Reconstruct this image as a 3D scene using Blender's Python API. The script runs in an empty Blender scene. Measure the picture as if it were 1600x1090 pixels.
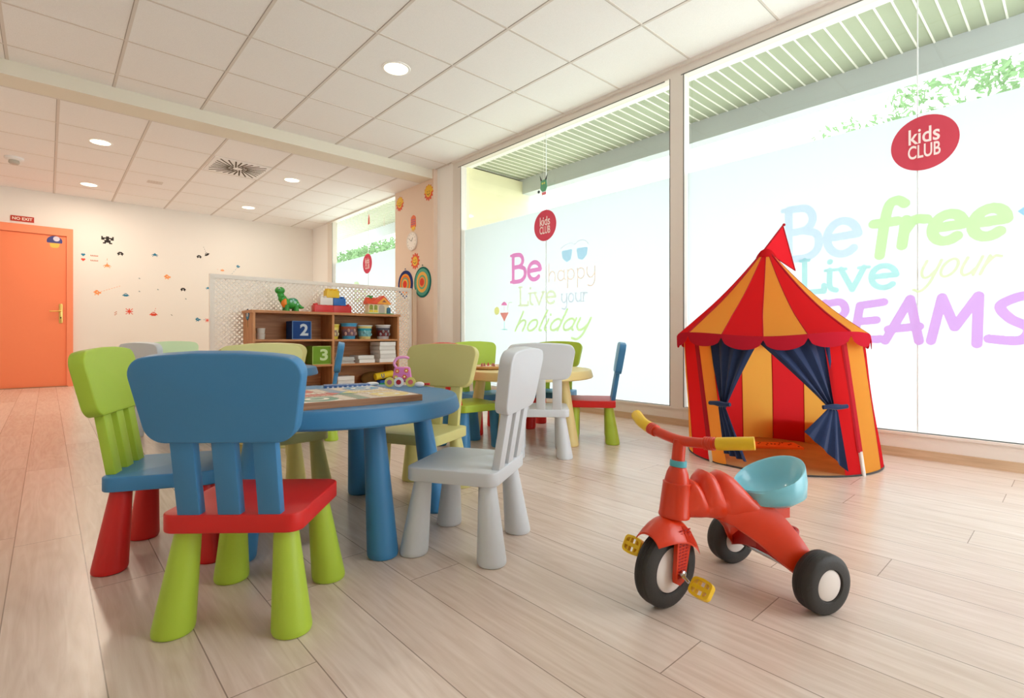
import bpy, math, random
from mathutils import Vector, Matrix
PI = math.pi
R = math.radians
SC = bpy.context.scene
COL = SC.collection
rnd = random.Random(7)

# ------------------------------------------------------------------ camera
cam = bpy.data.cameras.new('camera')
cam.sensor_width = 36.0
cam.lens = 804.0 / 1600 * 36.0
cam.shift_y = -18.0 / 1600
cam.clip_start = 0.02
cam.clip_end = 300
cam_o = bpy.data.objects.new('camera', cam)
COL.objects.link(cam_o)
YAW = math.atan(725.6 / 804.0)
cam_o.location = (0, 0, 0.71)
cam_o.rotation_euler = (PI / 2, 0, -YAW)
SC.camera = cam_o

# ------------------------------------------------------------------ world, exposure
W = bpy.data.worlds.new('world')
SC.world = W
W.use_nodes = True
bg = W.node_tree.nodes['Background']
bg.inputs[0].default_value = (0.925, 0.968, 1.0, 1)
bg.inputs[1].default_value = 2.5
SC.view_settings.view_transform = 'Standard'
SC.view_settings.look = 'None'
SC.view_settings.exposure = 1.0
SC.view_settings.gamma = 1.0
SC.view_settings.use_curve_mapping = False
SC.cycles.use_denoising = True
SC.cycles.max_bounces = 10
SC.cycles.diffuse_bounces = 6
SC.cycles.transparent_max_bounces = 16
SC.cycles.sample_clamp_indirect = 8
SC.cycles.caustics_reflective = False
SC.cycles.caustics_refractive = False


# ------------------------------------------------------------------ materials
def lin(c):
    def f(x):
        x /= 255.0
        return x / 12.92 if x <= 0.04045 else ((x + 0.055) / 1.055) ** 2.4
    return (f(c[0]), f(c[1]), f(c[2]), 1)


def mat(name, rgb, rough=0.5, spec=0.5, metal=0, noise=None, bump=None, coat=0, sheen=0):
    m = bpy.data.materials.new(name)
    m.use_nodes = True
    nt = m.node_tree
    b = nt.nodes['Principled BSDF']
    b.inputs['Base Color'].default_value = lin(rgb)
    b.inputs['Roughness'].default_value = rough
    b.inputs['Specular IOR Level'].default_value = spec
    b.inputs['Metallic'].default_value = metal
    b.inputs['Coat Weight'].default_value = coat
    b.inputs['Sheen Weight'].default_value = sheen
    tc = nt.nodes.new('ShaderNodeTexCoord')
    if noise:
        sc, amt = noise
        n = nt.nodes.new('ShaderNodeTexNoise')
        n.inputs['Scale'].default_value = sc
        n.inputs['Detail'].default_value = 4
        nt.links.new(tc.outputs['Object'], n.inputs['Vector'])
        mx = nt.nodes.new('ShaderNodeMixRGB')
        c = lin(rgb)
        mx.inputs[1].default_value = tuple(x * (1 - amt) for x in c[:3]) + (1,)
        mx.inputs[2].default_value = tuple(min(1, x * (1 + amt)) for x in c[:3]) + (1,)
        nt.links.new(n.outputs['Fac'], mx.inputs[0])
        nt.links.new(mx.outputs[0], b.inputs['Base Color'])
    if bump:
        sc, st = bump
        n2 = nt.nodes.new('ShaderNodeTexNoise')
        n2.inputs['Scale'].default_value = sc
        nt.links.new(tc.outputs['Object'], n2.inputs['Vector'])
        bp = nt.nodes.new('ShaderNodeBump')
        bp.inputs['Strength'].default_value = st
        bp.inputs['Distance'].default_value = 0.002
        nt.links.new(n2.outputs['Fac'], bp.inputs['Height'])
        nt.links.new(bp.outputs[0], b.inputs['Normal'])
    return m


def translucent(name, rgb, tr=0.5, transp=0.0):
    m = bpy.data.materials.new(name)
    m.use_nodes = True
    nt = m.node_tree
    nt.nodes.clear()
    out = nt.nodes.new('ShaderNodeOutputMaterial')
    d = nt.nodes.new('ShaderNodeBsdfDiffuse')
    t = nt.nodes.new('ShaderNodeBsdfTranslucent')
    d.inputs[0].default_value = lin(rgb)
    t.inputs[0].default_value = lin(rgb)
    mx = nt.nodes.new('ShaderNodeMixShader')
    mx.inputs[0].default_value = tr
    nt.links.new(d.outputs[0], mx.inputs[1])
    nt.links.new(t.outputs[0], mx.inputs[2])
    last = mx
    if transp:
        tp = nt.nodes.new('ShaderNodeBsdfTransparent')
        m2 = nt.nodes.new('ShaderNodeMixShader')
        m2.inputs[0].default_value = transp
        nt.links.new(mx.outputs[0], m2.inputs[1])
        nt.links.new(tp.outputs[0], m2.inputs[2])
        last = m2
    nt.links.new(last.outputs[0], out.inputs[0])
    return m


def glass_mat(name, tint=(0.97, 0.99, 0.98), gloss=0.06):
    m = bpy.data.materials.new(name)
    m.use_nodes = True
    nt = m.node_tree
    nt.nodes.clear()
    out = nt.nodes.new('ShaderNodeOutputMaterial')
    t = nt.nodes.new('ShaderNodeBsdfTransparent')
    t.inputs[0].default_value = tint + (1,)
    g = nt.nodes.new('ShaderNodeBsdfGlossy')
    g.inputs['Roughness'].default_value = 0.02
    mx = nt.nodes.new('ShaderNodeMixShader')
    mx.inputs[0].default_value = gloss
    nt.links.new(t.outputs[0], mx.inputs[1])
    nt.links.new(g.outputs[0], mx.inputs[2])
    nt.links.new(mx.outputs[0], out.inputs[0])
    return m


def emit(name, rgb, s):
    m = bpy.data.materials.new(name)
    m.use_nodes = True
    nt = m.node_tree
    nt.nodes.clear()
    out = nt.nodes.new('ShaderNodeOutputMaterial')
    e = nt.nodes.new('ShaderNodeEmission')
    e.inputs[0].default_value = lin(rgb)
    e.inputs[1].default_value = s
    nt.links.new(e.outputs[0], out.inputs[0])
    return m


def wood(name, c1, c2, scale=6, rough=0.45, axis='X'):
    m = bpy.data.materials.new(name)
    m.use_nodes = True
    nt = m.node_tree
    b = nt.nodes['Principled BSDF']
    b.inputs['Roughness'].default_value = rough
    tc = nt.nodes.new('ShaderNodeTexCoord')
    mp = nt.nodes.new('ShaderNodeMapping')
    s = {'X': (0.6, 9, 9), 'Y': (9, 0.6, 9), 'Z': (9, 9, 0.6)}[axis]
    mp.inputs['Scale'].default_value = s
    nt.links.new(tc.outputs['Object'], mp.inputs[0])
    n = nt.nodes.new('ShaderNodeTexNoise')
    n.inputs['Scale'].default_value = scale
    n.inputs['Detail'].default_value = 6
    n.inputs['Distortion'].default_value = 0.6
    nt.links.new(mp.outputs[0], n.inputs['Vector'])
    cr = nt.nodes.new('ShaderNodeValToRGB')
    cr.color_ramp.elements[0].position = 0.3
    cr.color_ramp.elements[1].position = 0.7
    cr.color_ramp.elements[0].color = lin(c1)
    cr.color_ramp.elements[1].color = lin(c2)
    nt.links.new(n.outputs['Fac'], cr.inputs[0])
    nt.links.new(cr.outputs[0], b.inputs['Base Color'])
    return m


def floor_mat():
    m = bpy.data.materials.new('laminate_planks')
    m.use_nodes = True
    nt = m.node_tree
    L = nt.links.new
    b = nt.nodes['Principled BSDF']

    def M(op, a, c=None, d=None):
        n = nt.nodes.new('ShaderNodeMath')
        n.operation = op
        for i, v in enumerate((a, c, d)):
            if v is None:
                continue
            if isinstance(v, (int, float)):
                n.inputs[i].default_value = v
            else:
                L(v, n.inputs[i])
        return n.outputs[0]
    tc = nt.nodes.new('ShaderNodeTexCoord')
    sp = nt.nodes.new('ShaderNodeSeparateXYZ')
    L(tc.outputs['Object'], sp.inputs[0])
    X, Y = sp.outputs[0], sp.outputs[1]
    PW, PL = 0.1745, 1.32
    rx = M('DIVIDE', M('SUBTRACT', X, 0.089), PW)
    row = M('FLOOR', rx)
    fx = M('FRACT', rx)
    wn = nt.nodes.new('ShaderNodeTexWhiteNoise')
    wn.noise_dimensions = '1D'
    L(row, wn.inputs['W'])
    ry = M('ADD', M('DIVIDE', Y, PL), wn.outputs['Value'])
    colm = M('FLOOR', ry)
    fy = M('FRACT', ry)
    cb = nt.nodes.new('ShaderNodeCombineXYZ')
    L(row, cb.inputs[0])
    L(colm, cb.inputs[1])
    w2 = nt.nodes.new('ShaderNodeTexWhiteNoise')
    w2.noise_dimensions = '3D'
    L(cb.outputs[0], w2.inputs['Vector'])
    # grain
    cb2 = nt.nodes.new('ShaderNodeCombineXYZ')
    L(M('MULTIPLY', X, 42.0), cb2.inputs[0])
    L(M('MULTIPLY', Y, 2.6), cb2.inputs[1])
    L(M('MULTIPLY', w2.outputs['Value'], 37.0), cb2.inputs[2])
    n = nt.nodes.new('ShaderNodeTexNoise')
    n.inputs['Scale'].default_value = 1.0
    n.inputs['Detail'].default_value = 7
    n.inputs['Roughness'].default_value = 0.62
    n.inputs['Distortion'].default_value = 1.1
    L(cb2.outputs[0], n.inputs['Vector'])
    # long cathedral figure
    cb3 = nt.nodes.new('ShaderNodeCombineXYZ')
    L(M('MULTIPLY', X, 9.0), cb3.inputs[0])
    L(M('MULTIPLY', Y, 1.1), cb3.inputs[1])
    L(M('MULTIPLY', w2.outputs['Value'], 91.0), cb3.inputs[2])
    n3 = nt.nodes.new('ShaderNodeTexNoise')
    n3.inputs['Scale'].default_value = 1.0
    n3.inputs['Detail'].default_value = 1
    L(cb3.outputs[0], n3.inputs['Vector'])
    ring = M('SINE', M('MULTIPLY', n3.outputs['Fac'], 75.0))
    g = M('ADD', M('MULTIPLY', n.outputs['Fac'], 0.75), M('MULTIPLY', ring, 0.045))
    g = M('ADD', g, M('MULTIPLY', M('SUBTRACT', w2.outputs['Value'], 0.5), 0.22))
    cr = nt.nodes.new('ShaderNodeValToRGB')
    e = cr.color_ramp.elements
    e[0].position = 0.12
    e[0].color = lin((208, 184, 166))
    e[1].position = 0.72
    e[1].color = lin((240, 224, 212))
    L(g, cr.inputs[0])
    # seams
    ex = M('MULTIPLY', M('MINIMUM', fx, M('SUBTRACT', 1.0, fx)), PW)
    ey = M('MULTIPLY', M('MINIMUM', fy, M('SUBTRACT', 1.0, fy)), PL)
    seam = M('LESS_THAN', M('MINIMUM', ex, ey), 0.0013)
    mx = nt.nodes.new('ShaderNodeMixRGB')
    L(M('MULTIPLY', seam, 0.7), mx.inputs[0])
    L(cr.outputs[0], mx.inputs[1])
    mx.inputs[2].default_value = lin((120, 98, 84))
    L(mx.outputs[0], b.inputs['Base Color'])
    b.inputs['Roughness'].default_value = 0.26
    b.inputs['Specular IOR Level'].default_value = 0.55
    bp = nt.nodes.new('ShaderNodeBump')
    bp.inputs['Strength'].default_value = 0.12
    bp.inputs['Distance'].default_value = 0.001
    L(n.outputs['Fac'], bp.inputs['Height'])
    L(bp.outputs[0], b.inputs['Normal'])
    return m


def soffit_mat():
    return mat('soffit_boards', (162, 168, 142), 0.6, 0.3, noise=(2.0, 0.18))


def plastic(name, rgb, rough=0.42):
    return mat(name, rgb, rough, 0.45, bump=(700, 0.12))


M_ = {}
M_['blue'] = plastic('blue_plastic', (64, 134, 186))
M_['red'] = plastic('red_plastic', (214, 34, 30))
M_['lime'] = plastic('lime_plastic', (174, 203, 62))
M_['pale'] = plastic('pale_yellow_plastic', (208, 203, 134))
M_['white'] = plastic('white_plastic', (214, 220, 226))
M_['mint'] = plastic('mint_plastic', (206, 228, 184))
M_['butter'] = plastic('butter_yellow_plastic', (232, 214, 148))
M_['wall'] = mat('cream_wall_paint', (239, 234, 227), 0.8, 0.2, noise=(1.2, 0.02), bump=(300, 0.08))
M_['peach'] = mat('peach_wall_paint', (238, 217, 199), 0.8, 0.2, bump=(300, 0.08))
M_['offwhite'] = mat('off_white_paint', (249, 248, 245), 0.7, 0.2)
M_['beam'] = mat('beam_paint', (232, 226, 210), 0.7, 0.2)
M_['tile'] = mat('mineral_ceiling_tile', (244, 242, 240), 0.9, 0.1, noise=(160, 0.07), bump=(200, 0.5))
M_['grid'] = mat('ceiling_grid_paint', (222, 214, 206), 0.6, 0.2)
M_['grid_shade'] = mat('ceiling_shadow_line', (182, 174, 166), 0.9, 0.1)  # shadow lines along the grid bars, painted as darker strips
M_['orange'] = mat('coral_orange_door_paint', (252, 142, 98), 0.55, 0.3, bump=(200, 0.05))
M_['orange2'] = mat('coral_orange_frame_paint', (252, 148, 108), 0.5, 0.3)
M_['alu'] = mat('anodised_window_frame', (230, 223, 215), 0.45, 0.4)
M_['alu_dark'] = mat('window_gasket', (120, 118, 112), 0.6, 0.3)
M_['basewood'] = wood('base_board_wood', (190, 160, 128), (214, 188, 156), 5, 0.5, 'Y')
M_['granite'] = mat('speckled_skirting', (150, 134, 112), 0.6, 0.3, noise=(60, 0.5))
M_['shelfwood'] = wood('oak_shelf_veneer', (170, 108, 62), (208, 148, 94), 5, 0.45, 'X')
M_['shelfwoodv'] = wood('oak_shelf_side', (176, 114, 66), (212, 152, 98), 5, 0.45, 'Z')
M_['ply'] = wood('plywood_edge', (150, 98, 66), (188, 138, 100), 9, 0.6, 'X')
M_['lattice'] = mat('white_lattice_plastic', (246, 243, 238), 0.5, 0.3)
M_['film'] = translucent('frosted_film_vinyl', (183, 187, 190), 0.88)
M_['glass'] = glass_mat('window_glass')
M_['chrome'] = mat('chrome', (210, 210, 210), 0.2, 0.5, 1)
M_['brass'] = mat('brass', (226, 190, 110), 0.28, 0.5, 1)
M_['black'] = mat('black_print', (30, 32, 30), 0.6, 0.2)
M_['paper'] = mat('white_paper', (240, 240, 240), 0.8, 0.1)
M_['concrete'] = mat('exterior_render', (236, 228, 190), 0.9, 0.1, noise=(3, 0.12))
M_['ground'] = mat('pale_paving', (210, 214, 202), 0.9, 0.1, noise=(1, 0.05))
M_['fascia'] = mat('fascia_concrete', (205, 210, 214), 0.9, 0.1, noise=(2, 0.06))


# ------------------------------------------------------------------ mesh building
class MB:
    def __init__(self):
        self.v = []
        self.f = []
        self.m = []
        self.flat = set()
        self.cur = 0

    def add(self, vs, fs, T=None):
        o = len(self.v)
        if T is not None:
            vs = [T @ Vector(p) for p in vs]
        self.v += [tuple(p) for p in vs]
        for f in fs:
            self.f.append([i + o for i in f])
            self.m.append(self.cur)
        return self

    def box(self, c, s, rot=None, T=None):
        x, y, z = s[0] / 2, s[1] / 2, s[2] / 2
        vs = [Vector((a, b, d)) for a in (-x, x) for b in (-y, y) for d in (-z, z)]
        if rot is not None:
            vs = [rot @ p for p in vs]
        vs = [p + Vector(c) for p in vs]
        fs = [(0, 1, 3, 2), (4, 6, 7, 5), (0, 4, 5, 1), (2, 3, 7, 6), (0, 2, 6, 4), (1, 5, 7, 3)]
        return self.add(vs, fs, T)

    def rings(self, rs, cap0=True, cap1=True, T=None, closed=True):
        n = len(rs[0])
        vs = [p for r in rs for p in r]
        fs = []
        for i in range(len(rs) - 1):
            for j in range(n if closed else n - 1):
                k = (j + 1) % n
                fs.append((i * n + j, i * n + k, (i + 1) * n + k, (i + 1) * n + j))
        if cap0:
            fs.append(tuple(range(n))[::-1])
        if cap1:
            fs.append(tuple(range((len(rs) - 1) * n, len(rs) * n)))
        return self.add(vs, fs, T)

    def lathe(self, prof, n=28, T=None, cap0=True, cap1=True):
        rs = []
        for r, z in prof:
            r = max(r, 1e-5)
            rs.append([Vector((r * math.cos(2 * PI * i / n), r * math.sin(2 * PI * i / n), z)) for i in range(n)])
        return self.rings(rs, cap0, cap1, T)

    def tube(self, pts, rad, n=12, T=None, caps=True):
        pts = [Vector(p) for p in pts]
        if not isinstance(rad, (list, tuple)):
            rad = [rad] * len(pts)
        rs = []
        up = None
        for i, p in enumerate(pts):
            d = (pts[min(i + 1, len(pts) - 1)] - pts[max(i - 1, 0)]).normalized()
            if up is None:
                up = Vector((0, 0, 1)) if abs(d.z) < 0.9 else Vector((1, 0, 0))
            a = d.cross(up).normalized()
            up = a.cross(d).normalized()
            rs.append([p + (a * math.cos(2 * PI * k / n) + up * math.sin(2 * PI * k / n)) * rad[i] for k in range(n)])
        return self.rings(rs, caps, caps, T)

    def prism(self, outline, z0, z1, T=None):
        return self.rings([[Vector((x, y, z0)) for x, y in outline], [Vector((x, y, z1)) for x, y in outline]], T=T)

    def slab(self, outline, z0, z1, r=0.006, T=None, seg=3, taper=0.0):
        """prism with rounded top and bottom edges"""
        n = len(outline)
        nm = []
        for i in range(n):
            a = Vector(outline[i - 1])
            c = Vector(outline[(i + 1) % n])
            d = (c - a).normalized()
            nm.append(Vector((d.y, -d.x)))
        rs = []
        steps = [(r * (1 - math.sin(PI / 2 * k / seg)), z0 + r * (1 - math.cos(PI / 2 * k / seg))) for k in range(seg + 1)]
        steps += [(r * (1 - math.cos(PI / 2 * k / seg)) + taper, z1 - r + r * math.sin(PI / 2 * k / seg)) for k in range(seg + 1)]
        for ins, z in steps:
            rs.append([Vector((outline[i][0] - nm[i].x * ins, outline[i][1] - nm[i].y * ins, z)) for i in range(n)])
        f0 = len(self.f)
        self.rings(rs, T=T)
        nr = len(rs)
        self.flat.update((len(self.f) - 1, len(self.f) - 2))
        mid = seg
        for i in range(n):
            if (Vector(outline[i]) - Vector(outline[(i + 1) % n])).length > .03:
                for q in range(nr - 1):
                    self.flat.add(f0 + q * n + i) if q == mid else None
        return self

    def sphere(self, c, rx, ry=None, rz=None, n=16, m=10, T=None):
        ry = ry or rx
        rz = rz or rx
        rs = []
        for i in range(m + 1):
            a = -PI / 2 + PI * i / m
            q = max(math.cos(a), 1e-3)
            rs.append([Vector((c[0] + rx * q * math.cos(2 * PI * k / n), c[1] + ry * q * math.sin(2 * PI * k / n), c[2] + rz * math.sin(a))) for k in range(n)])
        return self.rings(rs, T=T)

    def disc(self, c, r, T=None, n=32, h=0.001):
        if not h:
            return self.add([(c[0] + r * math.cos(2 * PI * k / n), c[1] + r * math.sin(2 * PI * k / n), 0) for k in range(n)], [tuple(range(n))], T)
        return self.prism([(c[0] + r * math.cos(2 * PI * k / n), c[1] + r * math.sin(2 * PI * k / n)) for k in range(n)], 0, h, T)

    def poly(self, pts, h=0.001, T=None):
        a = sum(pts[i][0] * pts[(i + 1) % len(pts)][1] - pts[(i + 1) % len(pts)][0] * pts[i][1] for i in range(len(pts)))
        if a < 0:
            pts = pts[::-1]
        if not h:
            return self.add([(x, y, 0) for x, y in pts], [tuple(range(len(pts)))], T)
        return self.prism(pts, 0, h, T)

    def strokes(self, items, T=None, step=0.0025):
        """one flat layer covering the union of thick polylines: items = [(points, width)]"""
        caps = []
        for pts, w in items:
            for a, b in zip(pts[:-1], pts[1:]):
                caps.append((a, b, w / 2))
        y = min(min(a[1], b[1]) - r for a, b, r in caps)
        y1 = max(max(a[1], b[1]) + r for a, b, r in caps)
        while y < y1:
            ym = y + step / 2
            iv = []
            for a, b, r in caps:
                if ym < min(a[1], b[1]) - r or ym > max(a[1], b[1]) + r:
                    continue
                xs = []
                for c in (a, b):
                    d = r * r - (ym - c[1]) ** 2
                    if d > 0:
                        xs += [c[0] - math.sqrt(d), c[0] + math.sqrt(d)]
                dx, dy = b[0] - a[0], b[1] - a[1]
                L_ = math.hypot(dx, dy)
                if L_ > 1e-7:
                    nx, ny = -dy / L_ * r, dx / L_ * r
                    q = [(a[0] + nx, a[1] + ny), (b[0] + nx, b[1] + ny), (b[0] - nx, b[1] - ny), (a[0] - nx, a[1] - ny)]
                    for i in range(4):
                        p0, p1 = q[i - 1], q[i]
                        if (p0[1] - ym) * (p1[1] - ym) < 0:
                            xs.append(p0[0] + (p1[0] - p0[0]) * (ym - p0[1]) / (p1[1] - p0[1]))
                if len(xs) > 1:
                    iv.append((min(xs), max(xs)))
            iv.sort()
            run = []
            for i0, i1 in iv:
                if run and i0 <= run[-1][1]:
                    run[-1][1] = max(run[-1][1], i1)
                else:
                    run.append([i0, i1])
            for i0, i1 in run:
                self.add([(i0, y, 0), (i1, y, 0), (i1, y + step, 0), (i0, y + step, 0)], [(0, 1, 2, 3)], T)
            y += step
        return self

    def ribbon(self, pts, w, T=None, h=0.001):
        """flat stroke in the xy plane with round caps"""
        n = len(pts)
        ws = w if isinstance(w, (list, tuple)) else [w] * n
        Lp, Rp = [], []
        for i in range(n):
            a = Vector(pts[max(i - 1, 0)])
            c = Vector(pts[min(i + 1, n - 1)])
            d = (c - a)
            d = d.normalized() if d.length > 1e-9 else Vector((1, 0))
            nn = Vector((-d.y, d.x)) * ws[i] / 2
            Lp.append(Vector(pts[i]) + nn)
            Rp.append(Vector(pts[i]) - nn)
        vs, fs = [], []
        for i in range(n):
            for z in (0, h):
                vs.append((Lp[i].x, Lp[i].y, z))
                vs.append((Rp[i].x, Rp[i].y, z))
        for i in range(n - 1):
            o = i * 4
            fs += [(o, o + 4, o + 5, o + 1), (o + 2, o + 3, o + 7, o + 6), (o, o + 2, o + 6, o + 4), (o + 1, o + 5, o + 7, o + 3)]
        self.add(vs, fs, T)
        for i in (0, n - 1):
            self.disc(pts[i], ws[i] / 2, T, 10, h * 0.98)
        return self

    def build(self, name, mats, parent=None, smooth=True, angle=35):
        me = bpy.data.meshes.new(name)
        me.from_pydata(self.v, [], self.f)
        if not isinstance(mats, (list, tuple)):
            mats = [mats]
        for q in mats:
            me.materials.append(M_[q] if isinstance(q, str) else q)
        me.polygons.foreach_set('material_index', self.m)
        if smooth:
            me.polygons.foreach_set('use_smooth', [i not in self.flat for i in range(len(self.f))])
            me.update()
            me.set_sharp_from_angle(angle=R(angle))
        me.update()
        o = bpy.data.objects.new(name, me)
        COL.objects.link(o)
        if parent is not None:
            o.parent = parent
        return o


def rrect(w, d, r, seg=6, cx=0, cy=0):
    pts = []
    for (sx, sy, a0) in ((1, 1, 0), (-1, 1, 90), (-1, -1, 180), (1, -1, 270)):
        for k in range(seg + 1):
            a = R(a0 + 90 * k / seg)
            pts.append((cx + sx * (w / 2 - r) + r * math.cos(a), cy + sy * (d / 2 - r) + r * math.sin(a)))
    return pts


def round_poly(P, rad, seg=6):
    """P counter-clockwise polygon, rad per corner"""
    out = []
    n = len(P)
    for i in range(n):
        p = Vector(P[i])
        a = (Vector(P[i - 1]) - p)
        b = (Vector(P[(i + 1) % n]) - p)
        r = rad[i]
        if r <= 0:
            out.append(tuple(p))
            continue
        an = a.normalized()
        bn = b.normalized()
        ang = an.angle(bn)
        t = r / math.tan(ang / 2)
        c = p + (an + bn).normalized() * (r / math.sin(ang / 2))
        s = p + an * t - c
        e = p + bn * t - c
        a0 = math.atan2(s.y, s.x)
        a1 = math.atan2(e.y, e.x)
        while a1 < a0:
            a1 += 2 * PI
        for k in range(seg + 1):
            q = a0 + (a1 - a0) * k / seg
            out.append((c.x + r * math.cos(q), c.y + r * math.sin(q)))
    return out


def smooth_path(P, k=6):
    if len(P) < 3:
        return list(P)
    out = []
    n = len(P)
    for i in range(n - 1):
        p0 = Vector(P[max(i - 1, 0)]); p1 = Vector(P[i]); p2 = Vector(P[i + 1]); p3 = Vector(P[min(i + 2, n - 1)])
        for j in range(k):
            t = j / k
            q = 0.5 * ((2 * p1) + (p2 - p0) * t + (2 * p0 - 5 * p1 + 4 * p2 - p3) * t * t + (3 * p1 - p0 - 3 * p2 + p3) * t ** 3)
            out.append(tuple(q))
    out.append(tuple(P[-1]))
    return out


def empty(name, loc, rz=0):
    o = bpy.data.objects.new(name, None)
    COL.objects.link(o)
    o.location = loc
    o.rotation_euler = (0, 0, rz)
    o.empty_display_size = 0.05
    return o


def tag(o, label=None, cat=None, group=None, kind=None):
    if label: o['label'] = label
    if cat: o['category'] = cat
    if group: o['group'] = group
    if kind: o['kind'] = kind
    return o


def struct(o):
    o['kind'] = 'structure'
    return o


def plabel(o, t):
    o['label'] = t
    return o


def base_at(o, p):
    """move mesh origin to p without moving geometry"""
    d = Vector(p)
    o.data.transform(Matrix.Translation(-d))
    o.location = d
    return o


# frames: WALLR(y, z) draws in the window wall (text x to the right = -y)
def T_right(x, y, z):
    """local x -> -Y, local y -> +Z, local z -> -X (towards the room)"""
    return Matrix(((0, 0, -1, x), (-1, 0, 0, y), (0, 1, 0, z), (0, 0, 0, 1)))


def T_back(x, y, z):
    """local x -> +X, local y -> +Z, local z -> -Y"""
    return Matrix(((1, 0, 0, x), (0, 0, -1, y), (0, 1, 0, z), (0, 0, 0, 1)))


def text_mesh(mb, s, T, h, w=None, extrude=0.001, bold=0.0, cx=True, spacing=1.0, bottom=False):
    """built-in font text turned into mesh, fitted to height h (and width w), centred at T's origin"""
    cu = bpy.data.curves.new('lettering', 'FONT')
    cu.body = s
    cu.size = 1
    cu.offset = bold
    cu.space_character = spacing
    cu.resolution_u = 4
    ob = bpy.data.objects.new('lettering', cu)
    me = bpy.data.meshes.new_from_object(ob)
    xs = [v.co.x for v in me.vertices]
    ys = [v.co.y for v in me.vertices]
    x0, x1, y0, y1 = min(xs), max(xs), min(ys), max(ys)
    sy = h / (y1 - y0)
    sx = sy if w is None else w / (x1 - x0)
    oy = y0 if bottom else (y0 + y1) / 2
    vs = [((v.co.x - (x0 + x1) / 2) * sx, (v.co.y - oy) * sy, extrude) for v in me.vertices]
    fs = [tuple(p.vertices) for p in me.polygons]
    mb.add(vs, fs, T)
    bpy.data.objects.remove(ob)
    bpy.data.curves.remove(cu)
    bpy.data.meshes.remove(me)


# ------------------------------------------------------------------ the room
XW, YB, ZC, ZL, YBM = 3.83, 9.94, 2.91, 2.79, 5.70
XL = -1.7
Y0 = -1.6
o = MB().box(((XL + XW + .2) / 2, (Y0 + YB) / 2, -0.05), (XW + .2 - XL, YB - Y0, 0.1)).build('floor', floor_mat(), smooth=False)
struct(o)


def grid_ceiling(name, x0, x1, y0, y1, z, xs, ys):
    mb = MB()
    mb.box(((x0 + x1) / 2, (y0 + y1) / 2, z + 0.05), (x1 - x0, y1 - y0, 0.1))
    mb.cur = 1
    for x in xs:
        mb.box((x, (y0 + y1) / 2, z - 0.0015), (0.02, y1 - y0, 0.003))
    for y in ys:
        mb.box(((x0 + x1) / 2, y, z - 0.0012), (x1 - x0, 0.014, 0.0024))
    mb.cur = 2
    for x in xs:
        mb.box((x - 0.0125, (y0 + y1) / 2, z - 0.0004), (0.005, y1 - y0, 0.0008))
    for y in ys:
        mb.box(((x0 + x1) / 2, y + 0.0095, z - 0.0004), (x1 - x0, 0.005, 0.0008))
    o = mb.build(name, ['tile', 'grid', 'grid_shade'], smooth=False)
    return struct(o)


grid_ceiling('ceiling', XL, XW + .05, Y0, YBM, ZC, [-0.236 + 0.669 * k for k in range(-2, 7) if -0.236 + 0.669 * k < 3.8],
             [4.745 + 0.6675 * k for k in range(-9, 2)])
o = grid_ceiling('ceiling', XL, XW + .05, 5.98, YB, ZL, [0.072 + 0.664 * k for k in range(-2, 6)],
                 [5.984 + 0.662 * k for k in range(0, 6)])
o = MB().box(((XL + XW) / 2, (YBM + 5.985) / 2, (ZL + ZC + .1) / 2), (XW + .05 - XL, 5.985 - YBM, ZC + .1 - ZL)).build('trim_1', 'beam', smooth=False)
struct(o)
# back wall (behind the door leaf too)
o = MB().box(((XL + 4.1) / 2, YB + 0.06, 1.5), (4.1 - XL, 0.12, 3.0)).build('wall_back', 'wall', smooth=False)
struct(o)
o = MB().box((XL - 0.05, (Y0 + YB) / 2, 1.5), (0.1, YB - Y0, 3.0)).build('wall_left', 'wall', smooth=False)
struct(o)
o = MB().box(((XL + 1.9) / 2, Y0 - .05, 1.5), (1.9 - XL, .1, 3.0)).build('wall_front', 'wall', smooth=False)  # unseen wall behind the camera, stopped short on the right to let light in
struct(o)
o = MB().box(((0.28 + 3.78) / 2, YB - 0.008, 0.03), (3.5, 0.016, 0.06)).build('baseboard_back', 'granite', smooth=False)
struct(o)
# peach pillar and the pale strip beside the window
o = MB().box((3.84, 6.19, 1.4), (0.2, .96, 2.8)).box((3.84, 5.69, 1.455), (0.2, 0.04, 2.91)).build('wall_right', 'peach', smooth=False)
struct(o)
o = MB().box((3.87, 5.485, 1.455), (0.14, 0.37, 2.91)).build('trim_2', 'offwhite', smooth=False)
struct(o)
o = MB().box((3.87, 9.57, 1.4), (0.14, 0.74, 2.8)).build('trim_3', 'offwhite', smooth=False)
struct(o)
# wall above and below (window line)
o = MB().box((3.95, 1.9, 2.96), (0.3, 7.4, 0.1)).build('trim_4', 'offwhite', smooth=False)
struct(o)


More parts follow.
